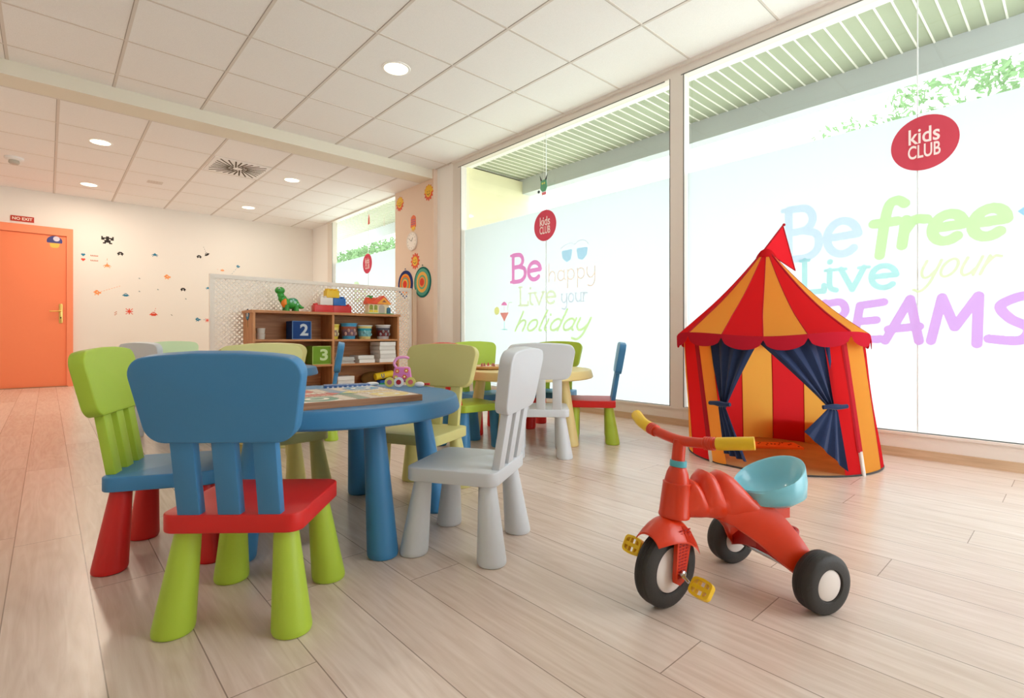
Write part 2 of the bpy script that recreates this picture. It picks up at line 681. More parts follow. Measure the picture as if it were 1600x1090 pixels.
def window(name, ya, yb, zb, zt, seams, jl, jr, zft, base=True):
    """ya<yb extents along the wall; jl / jr frame widths at the yb (left in view) and ya ends"""
    w = struct(empty(name, (XW, (ya + yb) / 2, 0)))
    f = MB()
    cx, d = XW + 0.0, 0.09
    L = yb - ya
    f.box((cx, (ya + yb) / 2, (zt + zft) / 2), (d, L, zt - zft))
    f.box((cx, (ya + yb) / 2, 0.05 + (zb - 0.05) / 2), (d, L, zb - 0.05))
    f.box((cx - .035, (ya + yb) / 2, zb - 0.008), (0.045, L, 0.016))
    f.box((cx, yb - jl / 2, zft / 2), (d + 0.004, jl, zft))
    f.box((cx, ya + jr / 2, zft / 2), (d + 0.004, jr, zft))
    f.box((cx - 0.055, (ya + yb) / 2, zt - 0.012), (0.03, L, 0.024))
    f.cur = 1
    f.box((cx - 0.0455, yb - jl - .004, (zb + zft) / 2), (0.004, 0.008, zft - zb))
    f.box((cx - 0.0455, ya + jr + .004, (zb + zft) / 2), (0.004, 0.008, zft - zb))
    f.box((cx - 0.0455, (ya + yb) / 2, zft - .004), (0.004, L - jl - jr, 0.008))
    f.cur = 0
    fo = f.build('window_frame', ['alu', 'alu_dark'], None, smooth=False)
    g = MB().box((XW + 0.02, (ya + yb) / 2, (zb + zft) / 2), (0.002, L - jl - jr, zft - zb))
    go = g.build('glass_pane', 'glass', None, smooth=False)
    parts = [fo, go]
    if base:
        parts.append(MB().box((XW - 0.02, (ya + yb) / 2, 0.027), (0.07, L, 0.054)).build('wooden_base_strip', 'basewood', None, smooth=False))
    for sy in seams:
        parts.append(MB().box((XW + 0.013, sy, (zb + zft) / 2), (0.006, 0.006, zft - zb)).build('glass_joint', mat('glass_joint', (232, 238, 238), 0.4), None, smooth=False))
    for p in parts:
        base_at(p, (XW, (ya + yb) / 2, 0))
        p.parent = w
        p.location = (0, 0, 0)
    return w


window('window_1', Y0, 2.2015, 0.15, 2.91, [0.656], 0.0575, 0.02, 2.825)
window('window_2', 2.2015, 5.30, 0.15, 2.91, [3.729], 0.16, 0.0575, 2.825)
window('window_3', 6.67, 9.20, 0.15, 2.79, [7.72], 0.2, 0.02, 2.775)


def film(ya, yb, label):
    o = MB().add([(XW + .0175, ya, .152), (XW + .0175, yb, .152), (XW + .0175, yb, 2.04), (XW + .0175, ya, 2.04)], [(0, 3, 2, 1)]).build('frosted_film', 'film', smooth=False)
    base_at(o, (XW + 0.0175, (ya + yb) / 2, 0.152))
    tag(o, label, 'window film', 'frosted films on the windows')


film(Y0 + .03, 2.14, 'white frosted film on the right window, behind the circus tent')
film(2.265, 5.135, 'white frosted film on the middle window, behind the butter yellow table')
film(6.70, 8.995, 'white frosted film on the far small window, left of the peach pillar')

# ------------------------------------------------------------------ lettering on the film
def arc(cx, cy, rx, ry, a0, a1, n=16):
    return [(cx + rx * math.cos(R(a0 + (a1 - a0) * k / n)), cy + ry * math.sin(R(a0 + (a1 - a0) * k / n))) for k in range(n + 1)]


S = smooth_path
GL = {
    'a': (1.1, [arc(.45, .5, .38, .5, 40, 330), S([(.83, 1), (.83, .2), (1.0, .02)])]),
    'e': (1.05, [[(.1, .52), (.86, .56)], arc(.47, .5, .4, .5, 8, 315)]),
    'h': (1.1, [[(.12, 1.8), (.12, 0)], S([(.14, .6), (.4, .98), (.72, .9), (.84, .6), (.84, 0)])]),
    'p': (1.1, [[(.12, 1), (.12, -.8)], arc(.48, .5, .38, .5, 155, -150)]),
    'y': (1.05, [S([(.05, 1), (.06, .4), (.35, .02), (.65, .1), (.84, .45)]), S([(.86, 1), (.84, -.3), (.55, -.78), (.12, -.68)])]),
    'o': (1.1, [arc(.48, .5, .4, .5, 0, 360, 24)]),
    'u': (1.1, [S([(.1, 1), (.1, .35), (.35, .02), (.65, .1), (.84, .4)]), [(.86, 1), (.86, 0)]]),
    'r': (.85, [[(.12, 1), (.12, 0)], S([(.14, .55), (.36, .95), (.7, .92)])]),
    'l': (.5, [S([(.15, 1.8), (.15, .2), (.38, .02)])]),
    'i': (.5, [S([(.12, 1), (.12, .2), (.34, .02)]), [(.12, 1.4), (.13, 1.42)]]),
    'd': (1.1, [arc(.45, .5, .38, .5, 40, 330), [(.84, 1.8), (.84, 0)]]),
    'v': (1.0, [[(.02, 1), (.42, 0)], [(.42, 0), (.82, 1)]]),
    'f': (.85, [S([(.85, 1.65), (.6, 1.82), (.36, 1.5), (.34, -.3)]), [(.0, 1), (.72, 1)]]),
    'B': (1.15, [[(.16, 0), (.16, 1.6)], S([(.16, 1.6), (.66, 1.55), (.84, 1.22), (.66, .9), (.16, .86)]), S([(.6, .86), (.95, .7), (.98, .28), (.7, .02), (.16, 0)])]),
    'L': (1.0, [[(.16, 1.6), (.16, 0), (.9, 0)], [(.9, 0), (.9, .28)]]),
    'D': (1.2, [[(.16, 0), (.16, 1.6)], S([(.1, 1.6), (.7, 1.5), (1.0, .9), (.7, .15), (.1, 0)])]),
    'R': (1.15, [[(.16, 0), (.2, 1.6)], S([(.1, 1.5), (.7, 1.6), (.9, 1.2), (.6, .85), (.2, .8)]), [(.45, .8), (1.0, 0)]]),
    'E': (1.05, [[(.9, 1.55), (.2, 1.45), (.14, .05), (.95, .1)], [(.2, .8), (.75, .85)]]),
    'A': (1.2, [[(.05, 0), (.6, 1.6), (1.0, 0)], [(.1, .45), (.95, .55)]]),
    'M': (1.45, [[(.12, 0), (.25, 1.6)], [(.25, 1.6), (.68, .5)], [(.68, .5), (1.15, 1.6)], [(1.15, 1.6), (1.28, -.1)]]),
    'S': (1.2, [S([(1.0, 1.35), (.75, 1.6), (.25, 1.3), (.5, .85), (.95, .5), (.8, .1), (.1, .15)])]),
}
SERIF = {'B': [(.16, 0), (.16, 1.6)], 'L': [(.16, 1.6), (.16, 0)], 'i': [(.12, 1)], 'v': [(.02, 1), (.82, 1)], 'u': [(.1, 1), (.86, 1), (.95, 0)],
         'r': [(.12, 1), (.12, 0)], 'y': [(.05, 1), (.86, 1)], 'p': [(.12, 1), (.12, -.8)], 'h': [(.12, 1.8), (.12, 0), (.84, 0)]}


INK = 1.0   # vinyl inks are denser than the tint they show against the light


def word(s, ya, yb, za, zb, wd, rgb, label, serif=False, slant=0.0, group=None, x=XW - 0.002, jitter=0.0, matn=None):
    strokes = []
    cx = 0
    jr = random.Random(3)
    for ch in s:
        adv, st = GL[ch]
        dy = jr.uniform(-jitter, jitter)
        for p in st:
            strokes.append([(cx + q[0], q[1] + dy) for q in p])
        if serif:
            for q in SERIF.get(ch, []):
                strokes.append([(cx + q[0] - .17, q[1]), (cx + q[0] + .17, q[1])])
        cx += adv
    strokes = [[(q[0] + slant * q[1], q[1]) for q in p] for p in strokes]
    xs = [q[0] for p in strokes for q in p]
    ys = [q[1] for p in strokes for q in p]
    W_, H_ = ya - yb, zb - za
    sx = (W_ - wd) / (max(xs) - min(xs))
    sy = (H_ - wd) / (max(ys) - min(ys))
    mb = MB()
    T = T_right(x, ya, za)
    items = []
    for p in strokes:
        q = [((a - min(xs)) * sx + wd / 2, (b - min(ys)) * sy + wd / 2) for a, b in p]
        items.append((q, wd if not (serif and len(q) == 2 and abs(q[0][1] - q[1][1]) < 1e-6) else wd * .6))
    mb.strokes(items, T, min(.0025, wd / 5))
    ink = tuple(255 * ((v / 255) ** 2.2 * INK) ** (1 / 2.2) for v in rgb)
    o = mb.build('window_lettering', matn or translucent('film_' + s, ink, 0.85), smooth=False)
    base_at(o, (x, (ya + yb) / 2, za))
    tag(o, label, 'window lettering', group)
    return o


word('Be', 4.285, 3.775, 1.30, 1.64, .046, (245, 150, 205), 'bold pink word Be on the middle window film', True)
word('happy', 3.68, 3.07, 1.195, 1.47, .012, (250, 222, 205), 'thin pale peach word happy beside the pink Be')
word('Live', 4.145, 3.57, 1.045, 1.27, .026, (240, 243, 208), 'pale yellow word Live under the pink Be', True)
word('your', 3.52, 3.16, 0.985, 1.15, .014, (224, 226, 234), 'small pale grey word your on the middle window film', True)
word('holiday', 4.20, 3.11, 0.68, 1.0, .024, (222, 242, 178), 'slanted pale green word holiday at the bottom of the middle window text', False, 0.45)
word('Be', 1.43, .93, 1.225, 1.62, .05, (220, 234, 247), 'pale blue word Be on the right window film above the tent', True)
word('free', .90, .245, 1.19, 1.57, .056, (218, 244, 184), 'bold pale green word free on the right window film', False, 0.12)
word('Live', 1.31, .74, 1.0, 1.25, .034, (196, 236, 234), 'pale turquoise word Live right of the tent flag', True, x=XW - 0.004)
word('your', .68, .285, .975, 1.165, .015, (238, 242, 200), 'thin slanted pale yellow word your above the lilac letters', False, 0.5)
word('DREAMS', 1.42, .14, .65, .965, .048, (230, 176, 238), 'large brushed lilac word DREAMS partly behind the tent', False, 0.1, jitter=.06)
word('Be', 8.22, 7.75, 1.30, 1.64, .04, (222, 236, 190), 'pale green word Be on the far small window above the lattice', True)
word('happy', 7.66, 7.06, 1.195, 1.50, .014, (196, 232, 222), 'thin pale mint word happy on the far small window')


def red_disc(y, z, label, m):
    T = T_right(XW - 0.004, y, z)
    r = tag(empty('club_sign', (XW - 0.004, y, z)), label, 'sign', 'round red signs on the windows')
    d = MB().disc((0, 0), .16, T_right(0, 0, 0), 48, None).build('disc', m, r, smooth=False)
    t = MB()
    text_mesh(t, 'kids', T_right(0, 0.0, 0.046), .092, .146, .0022, .015)
    text_mesh(t, 'CLUB', T_right(0, 0.0, -0.046), .080, .152, .0022, .018)
    plabel(t.build('club_lettering', plastic('club_white', (255, 240, 238)), r, smooth=False), 'white lettering')
    return r


mdisc = translucent('red_disc_vinyl', (216, 80, 94), 0.55)
red_disc(.623, 1.855, 'round red kids club sign on the right window', mdisc)
red_disc(3.729, 1.87, 'round red kids club sign on the middle window', mdisc)
red_disc(7.72, 1.90, 'round red kids club sign on the far small window', mdisc)

# sunglasses and cocktail prints
mb = MB()
T = T_right(XW - 0.003, 3.33, 1.53)
lens = round_poly([(-.17, .045), (-.155, -.03), (-.10, -.075), (-.045, -.05), (-.025, .05)], [.015, .02, .03, .02, .015])
mb.poly(lens, None, T)
mb.poly([(-a, b) for a, b in lens], None, T)
mb.cur = 1
mb.strokes([(S([(-.18, .07), (-.13, .095), (-.05, .11), (0, .09), (.06, .12), (.13, .115), (.18, .07)]), .006)], T)
o = mb.build('sunglasses_print', [translucent('film_glasses', (192, 224, 242), .85), translucent('film_glasses_rim', (226, 226, 236), .85)], smooth=False)
base_at(o, (XW - .003, 3.33, 1.45))
tag(o, 'pale blue sunglasses print on the middle window', 'window print')
mb = MB()
T = T_right(XW - 0.003, 4.37, .80)
mb.poly([(-.075, .19), (.075, .19), (0, .09)], None, T)
mb.cur = 1
mb.strokes([([(0, .085), (0, 0)], .008), ([(-.045, 0), (.045, 0)], .008)], T)
mb.cur = 2
mb.disc((-.13, .215), .045, T, 24, None)
mb.cur = 3
mb.poly([(-.055, .275), (.05, .27), (.03, .30), (0, .315), (-.035, .30)], None, T)
mb.strokes([([(0, .20), (0, .265)], .004)], T)
mb.cur = 4
mb.strokes([([(.05, .20), (.075, .30), (.13, .30)], .006)], T)
o = mb.build('cocktail_print', [translucent('film_drink', (240, 150, 140), .85), translucent('film_stem', (160, 226, 224), .85), translucent('film_lemon', (240, 232, 150), .85), translucent('film_umbrella', (244, 140, 190), .85), translucent('film_straw', (222, 236, 190), .85)], smooth=False)
base_at(o, (XW - .003, 4.37, .80))
tag(o, 'cocktail glass print with lemon slice left of the word holiday', 'window print')
o = MB().poly([(-.06, 0), (0, .05), (.09, .0), (0, -.07)], None, T_right(XW - .003, .17, 1.38)).build('kite_print', translucent('film_kite', (176, 214, 240), .85), smooth=False)
base_at(o, (XW - .003, .17, 1.31))
tag(o, 'pale blue diamond print right of the word free', 'window print')

# ------------------------------------------------------------------ outside
o = MB().box((12, 5, -0.06), (16.2, 40, 0.1)).build('ground', 'ground', smooth=False)
tag(o, kind='structure')
mb = MB()
y = -2.5
while y < 13:
    mb.box((4.47, y, 2.96), (1.06, 0.092, 0.02))
    mb.cur = 1
    mb.box((4.47, y + .05, 2.954), (1.06, 0.012, 0.02))
    mb.cur = 0
    y += 0.1
o = mb.build('trim_5', [soffit_mat(), mat('soffit_joint', (250, 246, 236), .5)], smooth=False)
struct(o)
o = MB().box((4.47, 5.25, 3.0), (1.1, 15.6, 0.04)).build('trim_6', mat('soffit_gap', (250, 250, 240), .8), smooth=False)
struct(o)
o = MB().box((5.08, 5.25, 2.87), (0.16, 15.6, 0.26)).build('trim_7', 'fascia', smooth=False)
struct(o)
o = MB().box((4.66, 5.48, 1.44), (1.46, 0.32, 2.95)).build('wall_outside', 'concrete', smooth=False)
struct(o)


def foliage(name, cs, n, ls, label, seed, bark_pts):
    rr = random.Random(seed)
    root = tag(empty(name, (bark_pts[0][0], bark_pts[0][1], 0)), label, 'tree')
    ox, oy = bark_pts[0][0], bark_pts[0][1]
    vs, fs = [], []
    for k in range(n):
        c = rr.choice(cs)
        while True:
            p = Vector((rr.uniform(-1, 1), rr.uniform(-1, 1), rr.uniform(-1, 1)))
            if 0.35 < p.length < 1:
                break
        p = Vector((c[0] + p.x * c[3] - ox, c[1] + p.y * c[4] - oy, c[2] + p.z * c[5]))
        a = Vector((rr.uniform(-1, 1), rr.uniform(-1, 1), rr.uniform(-1, 1))).normalized()
        b = a.orthogonal().normalized()
        l = ls * rr.uniform(.6, 1.2)
        i = len(vs)
        vs += [p, p + a * l * .5 + b * l * .22, p + a * l, p + a * l * .5 - b * l * .22]
        fs.append((i, i + 1, i + 2, i + 3))
    mb = MB()
    mb.add(vs, fs)
    f = mb.build('foliage', translucent('leaf_' + name + str(seed), (126, 156, 112), .4), root, smooth=False)
    t = MB()
    q = [Vector((p[0] - ox, p[1] - oy, p[2])) for p in bark_pts]
    t.tube(q, [.12 - .06 * i / len(q) for i in range(len(q))], 8)
    t.build('trunk', mat('bark' + str(seed), (120, 104, 84), .9), root)
    return root


foliage('tree', [(10.5, 2.6, 3.95, .7, 1.0, .55), (10.3, 1.4, 4.4, .8, .8, .6), (10.6, .2, 4.6, .7, .9, .5), (10.4, 3.6, 3.5, .6, .6, .5)], 1900, .17,
        'pale leafy tree outside above the film of the right window', 1, [(10.5, 1.8, 0), (10.5, 1.8, 2), (10.4, 1.7, 4)])
foliage('tree', [(10.5, 15 + 1.7 * k, 3.9 + .25 * (k % 2), 1.0, 1.3, .8) for k in range(7)], 7500, .26,
        'long leafy tree outside above the film of the far small window', 2, [(10.5, 18, 0), (10.5, 18, 2), (10.4, 18, 4)])

# ------------------------------------------------------------------ door and its sign
d = struct(empty('door_1', (-0.3, YB, 0)))
f = MB()
f.box((.241 + .3, -.025, 1.09), (.072, .05, 2.18))
f.box((-.80 + .3, -.025, 1.09), (.072, .05, 2.18))
f.box((-.28 + .3, -.025, 2.235), (1.114, .05, .11))
f.build('door_frame', 'orange2', d, smooth=False)
dleaf = MB().box((-.28 + .3, -.014, 1.092), (.968, .028, 2.17)).build('door_leaf', 'orange', d, smooth=False)
MB().box((-.28 + .3, -.03, .004), (1.0, .06, .008)).build('threshold', mat('threshold', (150, 110, 80), .5), d, smooth=False)
h = MB()
h.slab(rrect(.042, .28, .012), 0, .008, .003, T_back(.142 + .3, -.028, 1.055))
h.tube([(.442, -.036, 1.09), (.442, -.075, 1.09), (.43, -.082, 1.09), (.32, -.082, 1.085)], .009, 8)
h.cur = 1
h.disc((0, -.06), .010, T_back(.442, -.0365, 1.055), 12, .002)
plabel(h.build('door_handle', ['brass', 'black'], dleaf), 'brass lever handle on a long plate')

s = MB()
s.box((0, -.004, 0), (.24, .008, .075))
so = s.build('no_exit_sign', mat('sign_red', (190, 52, 30), .5), smooth=False)
so.location = (-.262, YB, 2.368)
tag(so, 'small dark red NO EXIT sign above the orange door', 'sign')
t = MB()
text_mesh(t, 'NO EXIT', T_back(0, -.008, 0), .04, .205, .001, .02)
t.build('sign_lettering', mat('sign_white', (250, 240, 225), .5), so, smooth=False)

# plain round sticker on the door
mb = MB()
mb.poly([(.085 * math.cos(R(a)) * 1.0, .075 * math.sin(R(a)) - .0) for a in range(-20, 201, 10)], .002)
mb.cur = 1
mb.disc((0.02, .035), .036, Matrix.Translation((0, 0, .001)), 20, .002)
mb.cur = 2
mb.poly(round_poly([(-.055, -.03), (-.045, -.095), (.045, -.095), (.055, -.03)], [.005, .03, .03, .005]), .0015)
o = mb.build('dome_sticker', [mat('stk_blue', (62, 66, 130), .5), mat('stk_pale', (214, 208, 224), .5), mat('stk_yellow', (222, 190, 80), .5)], smooth=False)
o.matrix_world = T_back(.075, YB - .0285, 2.095)
tag(o, 'blue and yellow dome shaped sticker at the top corner of the orange door', 'sticker')

# ------------------------------------------------------------------ stickers on the back wall
CB = {'k': (48, 44, 42), 't': (44, 128, 160), 'o': (246, 160, 96), 'r': (224, 84, 62), 'g': (150, 160, 160), 'n': (206, 150, 130)}
CBM = {k: mat('sticker_' + k, v, .6, .2) for k, v in CB.items()}
BLOCK = ["..####..", ".######.", "###..###", "########", ".##..##.", ".#....#."]
SHIP = ["....#....", "...###...", ".#######.", "#.#####.#", "..#.#.#..", ".#.....#."]
DISH = ["...###...", "..#...#..", ".#######.", "#########", "..#####.."]
HEART = [".##.##.", "#######", "#######", ".#####.", "..###..", "...#..."]
BURST = ["#..#..#", ".#.#.#.", "..###..", "#######", "..###..", ".#.#.#.", "#..#..#"]
ROCK = ["..##...", ".####..", "###.###", ".######", "..###..", ".#..#.."]
TOWER = ["#..##..#", "########", "##.##.##", "..####..", "..####..", ".##..##."]


def sticker(x, z, w, pat, c, label, rot=0, trail=None, name='wall_sticker'):
    mb = MB()
    n = len(pat[0])
    px = w / n
    for j, row in enumerate(pat):
        i = 0
        while i < n:
            if row[i] == '#':
                k = i
                while k < n and row[k] == '#':
                    k += 1
                mb.box((((i + k) / 2 - n / 2) * px, (len(pat) / 2 - j - .5) * px, .0006), ((k - i) * px, px * 1.001, .0012))
                i = k
            else:
                i += 1
    if trail:
        (tx, tz), m_ = trail
        for k in range(m_):
            f_ = (k + .6) / m_
            L_ = math.hypot(tx, tz) / m_ * .5
            mb.box((tx * f_, tz * f_, .0006), (L_, px * .45, .0012), Matrix.Rotation(math.atan2(tz, tx), 3, 'Z'))
    o = mb.build(name, CBM[c], smooth=False)
    o.matrix_world = T_back(x, YB - .0005, z) @ Matrix.Rotation(rot, 4, 'Z')
    tag(o, label, 'sticker')
    return o


sticker(.677, 2.19, .15, TOWER, 'k', 'large black blocky pixel sticker, topmost on the back wall')
sticker(.833, 2.0, .078, BLOCK, 'k', 'small black pixel sticker below the large black one')
sticker(.392, 1.937, .05, HEART, 't', 'small teal heart sticker right of the door frame')
sticker(.392, 1.865, .05, HEART, 'r', 'small red heart sticker below the teal heart')
sticker(.52, 1.937, .09, ["#.#.#.#.#", "#########"], 'n', 'row of tiny pixel marks beside the teal heart')
sticker(.52, 1.865, .09, ["#.#.#.#.#", "#########"], 'n', 'row of tiny pixel marks beside the red heart')
sticker(.672, 1.80, .095, SHIP, 'o', 'orange pixel sticker below the hearts', 0, ((0, .12), 2))
sticker(1.274, 2.03, .085, SHIP, 't', 'teal pixel sticker alone in the middle upper wall')
sticker(1.889, 2.065, .07, BLOCK, 'k', 'small black pixel sticker left of the slanted dark dish')
sticker(2.002, 2.12, .085, DISH, 'k', 'slanted dark dish sticker with a dotted spray', R(35), ((.03, .13), 4))
sticker(1.44, 1.69, .09, ROCK, 'o', 'orange pixel sticker in the middle of the wall')
sticker(.555, 1.385, .09, ROCK, 'o', 'orange sticker with a long dashed trail rising right', 0, ((.28, .12), 9))
sticker(.90, 1.37, .085, DISH, 't', 'teal dish sticker right of the orange one with the trail')
sticker(1.66, 1.50, .075, BLOCK, 'k', 'small black pixel sticker low on the right of the wall')
sticker(2.02, 1.545, .07, SHIP, 't', 'teal sticker half hidden beside the lattice edge')
sticker(2.24, 1.87, .06, DISH, 'o', 'orange dish sticker just above the lattice corner', 0, ((-.09, .01), 2))
sticker(2.485, 1.955, .06, ROCK, 't', 'teal sticker with dashed trail above the lattice top edge', 0, ((-.13, -.18), 5))
sticker(.944, 1.115, .09, BURST, 'r', 'red spark burst sticker low on the wall')
sticker(.775, 1.08, .03, [".#", "#.", ".#", "#."], 'n', 'tiny faded zigzag sticker left of the red burst')
sticker(1.257, 1.085, .11, DISH, 'r', 'red dish sticker with small antenna low on the wall', 0, ((.03, .10), 3))
sticker(1.50, 1.075, .02, ["#.", ".#"], 'k', 'tiny black mark right of the red dish')
sticker(1.87, 1.01, .075, ROCK, 't', 'teal sticker joined by a line to a red one near the lattice', 0, ((.12, 0), 2))
sticker(2.01, 1.0, .06, BURST, 'r', 'red sticker at the lower left lattice edge')
for (x, z, lb) in [(1.074, 1.64, 'tiny grey mark above the middle of the wall stickers'), (1.074, 1.436, 'tiny dark mark left of centre on the back wall'),
                   (1.317, 1.48, 'tiny grey mark below the middle orange sticker'), (1.70, 1.35, 'tiny grey dash below the low black pixel sticker')]:
    sticker(x, z, .02, ["#.", "##"], 'g', lb)

# ------------------------------------------------------------------ peach pillar decorations
def flower(mb, r0, r1, n, T, h=.004):
    pts = []
    for k in range(n * 8):
        a = 2 * PI * k / (n * 8)
        pts.append(((r0 + (r1 - r0) * (0.5 + 0.5 * math.cos(n * a))) * math.cos(a), (r0 + (r1 - r0) * (0.5 + 0.5 * math.cos(n * a))) * math.sin(a)))
    mb.prism(pts, 0, h, T)


XP = 3.74
m_sunr = mat('sun_red', (232, 92, 48), .5)
m_suny = mat('sun_yellow', (244, 196, 50), .5)
m_sund = mat('sun_brown', (120, 84, 30), .5)


def sun(y, z, r, label, top_yellow=False):
    r_ = tag(empty('paper_sun', (XP, y, z)), label, 'decoration', 'paper suns on the peach pillar')
    mb = MB()
    flower(mb, r * .75, r, 12, T_right(0, 0, 0))
    if top_yellow:
        mb.cur = 1
        pts = [(r * .97 * math.cos(R(a)) * (1 if k % 2 else .85), r * .97 * math.sin(R(a)) * (1 if k % 2 else .85)) for k, a in enumerate(range(0, 181, 12))]
        mb.poly(pts, .005, T_right(0, 0, .0))
    mb.build('rays', [m_sunr, m_suny], r_, smooth=False)
    mb = MB()
    mb.disc((0, 0), r * .55, T_right(0, 0, 0), 24, .007)
    mb.cur = 1
    for q in (-1, 1):
        mb.disc((q * r * .2, r * .12), r * .07, T_right(-.001, 0, 0), 8, .007)
    mb.ribbon(S([(-r * .28, -r * .12), (0, -r * .3), (r * .28, -r * .12)]), r * .08, T_right(-.0065, 0, 0), .002)
    mb.build('face', [m_suny, m_sund], r_, smooth=False)


sun(6.533, 2.615, .105, 'paper sun with yellow top rays, left one high on the pillar', True)
sun(5.785, 2.624, .11, 'paper sun with yellow top rays, right one near the beam', True)
sun(6.12, 1.755, .115, 'red rayed paper sun directly below the wall clock')
r_ = tag(empty('paper_owl', (XP, 6.17, 2.27)), 'long orange paper shape above the wall clock', 'decoration')
mb = MB()
mb.prism(round_poly([(-.07, -.05), (.07, -.05), (.06, .10), (0, .125), (-.06, .10)], [.02, .02, .04, .03, .04]), 0, .004, T_right(0, 0, 0))
mb.cur = 1
mb.poly([(-.045, -.04), (-.03, -.10), (-.01, -.06), (.012, -.105), (.03, -.06), (.05, -.09), (.045, -.03)], .0045, T_right(0, 0, 0))
mb.cur = 2
for z in (.06, .03, 0):
    mb.ribbon([(-.05, z), (.05, z)], .010, T_right(-.004, 0, 0), .001)
mb.build('body', [mat('owl_orange', (232, 110, 60), .5), m_suny, mat('owl_violet', (150, 90, 140), .5)], r_, smooth=False)

c = tag(empty('wall_clock', (XP, 6.19, 2.035)), 'white round wall clock on the peach pillar', 'clock')
MB().lathe([(.125, 0), (.132, .01), (.128, .022), (.115, .024), (.112, .018)], 32, T_right(0, 0, 0)).build('clock_case', mat('clock_white', (236, 228, 220), .4), c)
cface = MB().disc((0, 0), .112, T_right(-.018, 0, 0), 32, .001).build('clock_face', mat('clock_face', (250, 246, 240), .5), c, smooth=False)
mb = MB()
mb.ribbon([(0, 0), (.035, .045)], .007, T_right(-.0195, 0, 0))
mb.ribbon([(0, 0), (-.065, .04)], .005, T_right(-.0205, 0, 0))
for k in range(12):
    a = PI / 6 * k
    mb.ribbon([(.09 * math.sin(a), .09 * math.cos(a)), (.102 * math.sin(a), .102 * math.cos(a))], .004, T_right(-.0195, 0, 0))
mb.build('clock_hands', 'black', cface, smooth=False)


def board(y, z, r, cols, label):
    d = tag(empty('round_target_board', (XP, y, z)), label, 'target board', 'fabric target boards on the peach pillar')
    mb = MB()
    n = len(cols)
    ms = []
    for i, cc in enumerate(cols):
        ms.append(mat('target_%d_%d_%d' % cc, cc, .85, .1))
        mb.cur = i
        mb.disc((0, 0), r * (1 - i * .86 / n), T_right(0, 0, 0), 40, .010 + i * .0008)
    mb.build('target_face', ms, d, smooth=False)
    mb = MB()
    mb.tube([(-.008, -.012 + .024 * k / 6, r + .012 + .018 * math.sin(PI * k / 6)) for k in range(7)], .003, 6)
    mb.build('hanging_loop', ms[0], d)


board(6.374, 1.455, .195, [(48, 62, 120), (48, 62, 120), (240, 160, 60), (232, 120, 60), (120, 170, 140), (240, 180, 90), (222, 70, 60)], 'navy rimmed round target board partly behind the lattice')
board(5.93, 1.452, .205, [(34, 112, 104), (96, 170, 150), (96, 170, 150), (244, 186, 96), (244, 186, 96), (110, 180, 140), (240, 160, 90), (224, 84, 66)], 'green rimmed round target board hanging on the peach pillar')

# ------------------------------------------------------------------ ceiling fittings
def downlight(x, y, z, r, label, power, grille=True):
    d = tag(empty('recessed_downlight', (x, y, z)), label, 'ceiling light', 'round recessed downlights')
    MB().lathe([(r * .82, -.001), (r * .84, -.006), (r, -.004), (r * 1.02, 0)], 32, cap0=False, cap1=False).build('trim_ring', 'offwhite', d)
    MB().lathe([(r * .83, -.003), (1e-4, -.0035)], 32, cap0=False, cap1=True).build('lamp_lens', emit('lamp_warm_%d' % int(power * 10), (255, 236, 196), 4.0), d)
    if grille:
        g = MB()
        for k in range(-3, 4):
            w_ = math.sqrt(max(0, .7 - (k * .22) ** 2)) * r
            g.box((k * r * .22, 0, -.006), (.002, 2 * w_, .004))
        g.build('louvre', 'chrome', d, smooth=False)
    L = bpy.data.lights.new('downlight_lamp', 'AREA')
    L.shape = 'DISK'
    L.size = r * 1.6
    L.energy = power
    L.color = (1.0, 0.84, 0.68)
    lo = bpy.data.objects.new('lamp', L)
    COL.objects.link(lo)
    lo.parent = d
    lo.location = (0, 0, -.02)


downlight(2.117, 3.761, ZC, .115, 'large round downlight lit in the front ceiling', 5, False)
downlight(.418, 7.007, ZL, .105, 'lit downlight in the rear ceiling, left one of the nearer row', 8)
downlight(.417, 9.047, ZL, .105, 'lit downlight near the back wall above the door side', 8)
downlight(2.395, 6.994, ZL, .105, 'lit downlight right of the swirl ceiling vent', 4)
downlight(2.385, 8.942, ZL, .105, 'lit downlight near the back wall, right of the vent', 4)

v = tag(empty('swirl_ceiling_vent', (1.735, 6.96, ZL)), 'square swirl ceiling vent with radial slots in the rear ceiling', 'ceiling vent')
MB().box((0, 0, -.004), (.62, .62, .008)).build('vent_plate', 'tile', v, smooth=False)
mb = MB()
for k in range(28):
    a = 2 * PI * k / 28 + .1
    r1 = min(.27 / max(abs(math.cos(a)), abs(math.sin(a))), .36)
    r0 = .05 if k % 2 else .10
    mid = (r0 + r1) / 2
    mb.box((mid * math.cos(a), mid * math.sin(a), -.009), (r1 - r0, .017, .002), Matrix.Rotation(a + .12, 3, 'Z'))
plabel(mb.build('slots', mat('vent_dark', (84, 72, 52), .8), v, smooth=False), 'dark radial slots')
d = tag(empty('smoke_detector', (-.288, 8.275, ZL)), 'white smoke detector on the rear ceiling at the far left', 'smoke detector')
MB().lathe([(.085, 0), (.085, -.02), (.07, -.03), (.05, -.034)][::-1], 24).build('detector_base', 'paper', d)
MB().lathe([(.04, -.075), (.05, -.06), (.045, -.034)], 16).build('sensor_head', mat('detector_grey', (190, 186, 176), .5), d)
mb = MB()
for k in range(5):
    mb.box((-.06 + k * .03, 0, -.004), (.012, .11, .004))
mb.box((0, 0, -.001), (.17, .15, .002))
o = mb.build('small_ceiling_grille', 'grid', smooth=False)
o.location = (1.07, 8.335, ZL)
tag(o, 'small pale slotted grille in the rear ceiling left of the vent', 'grille')

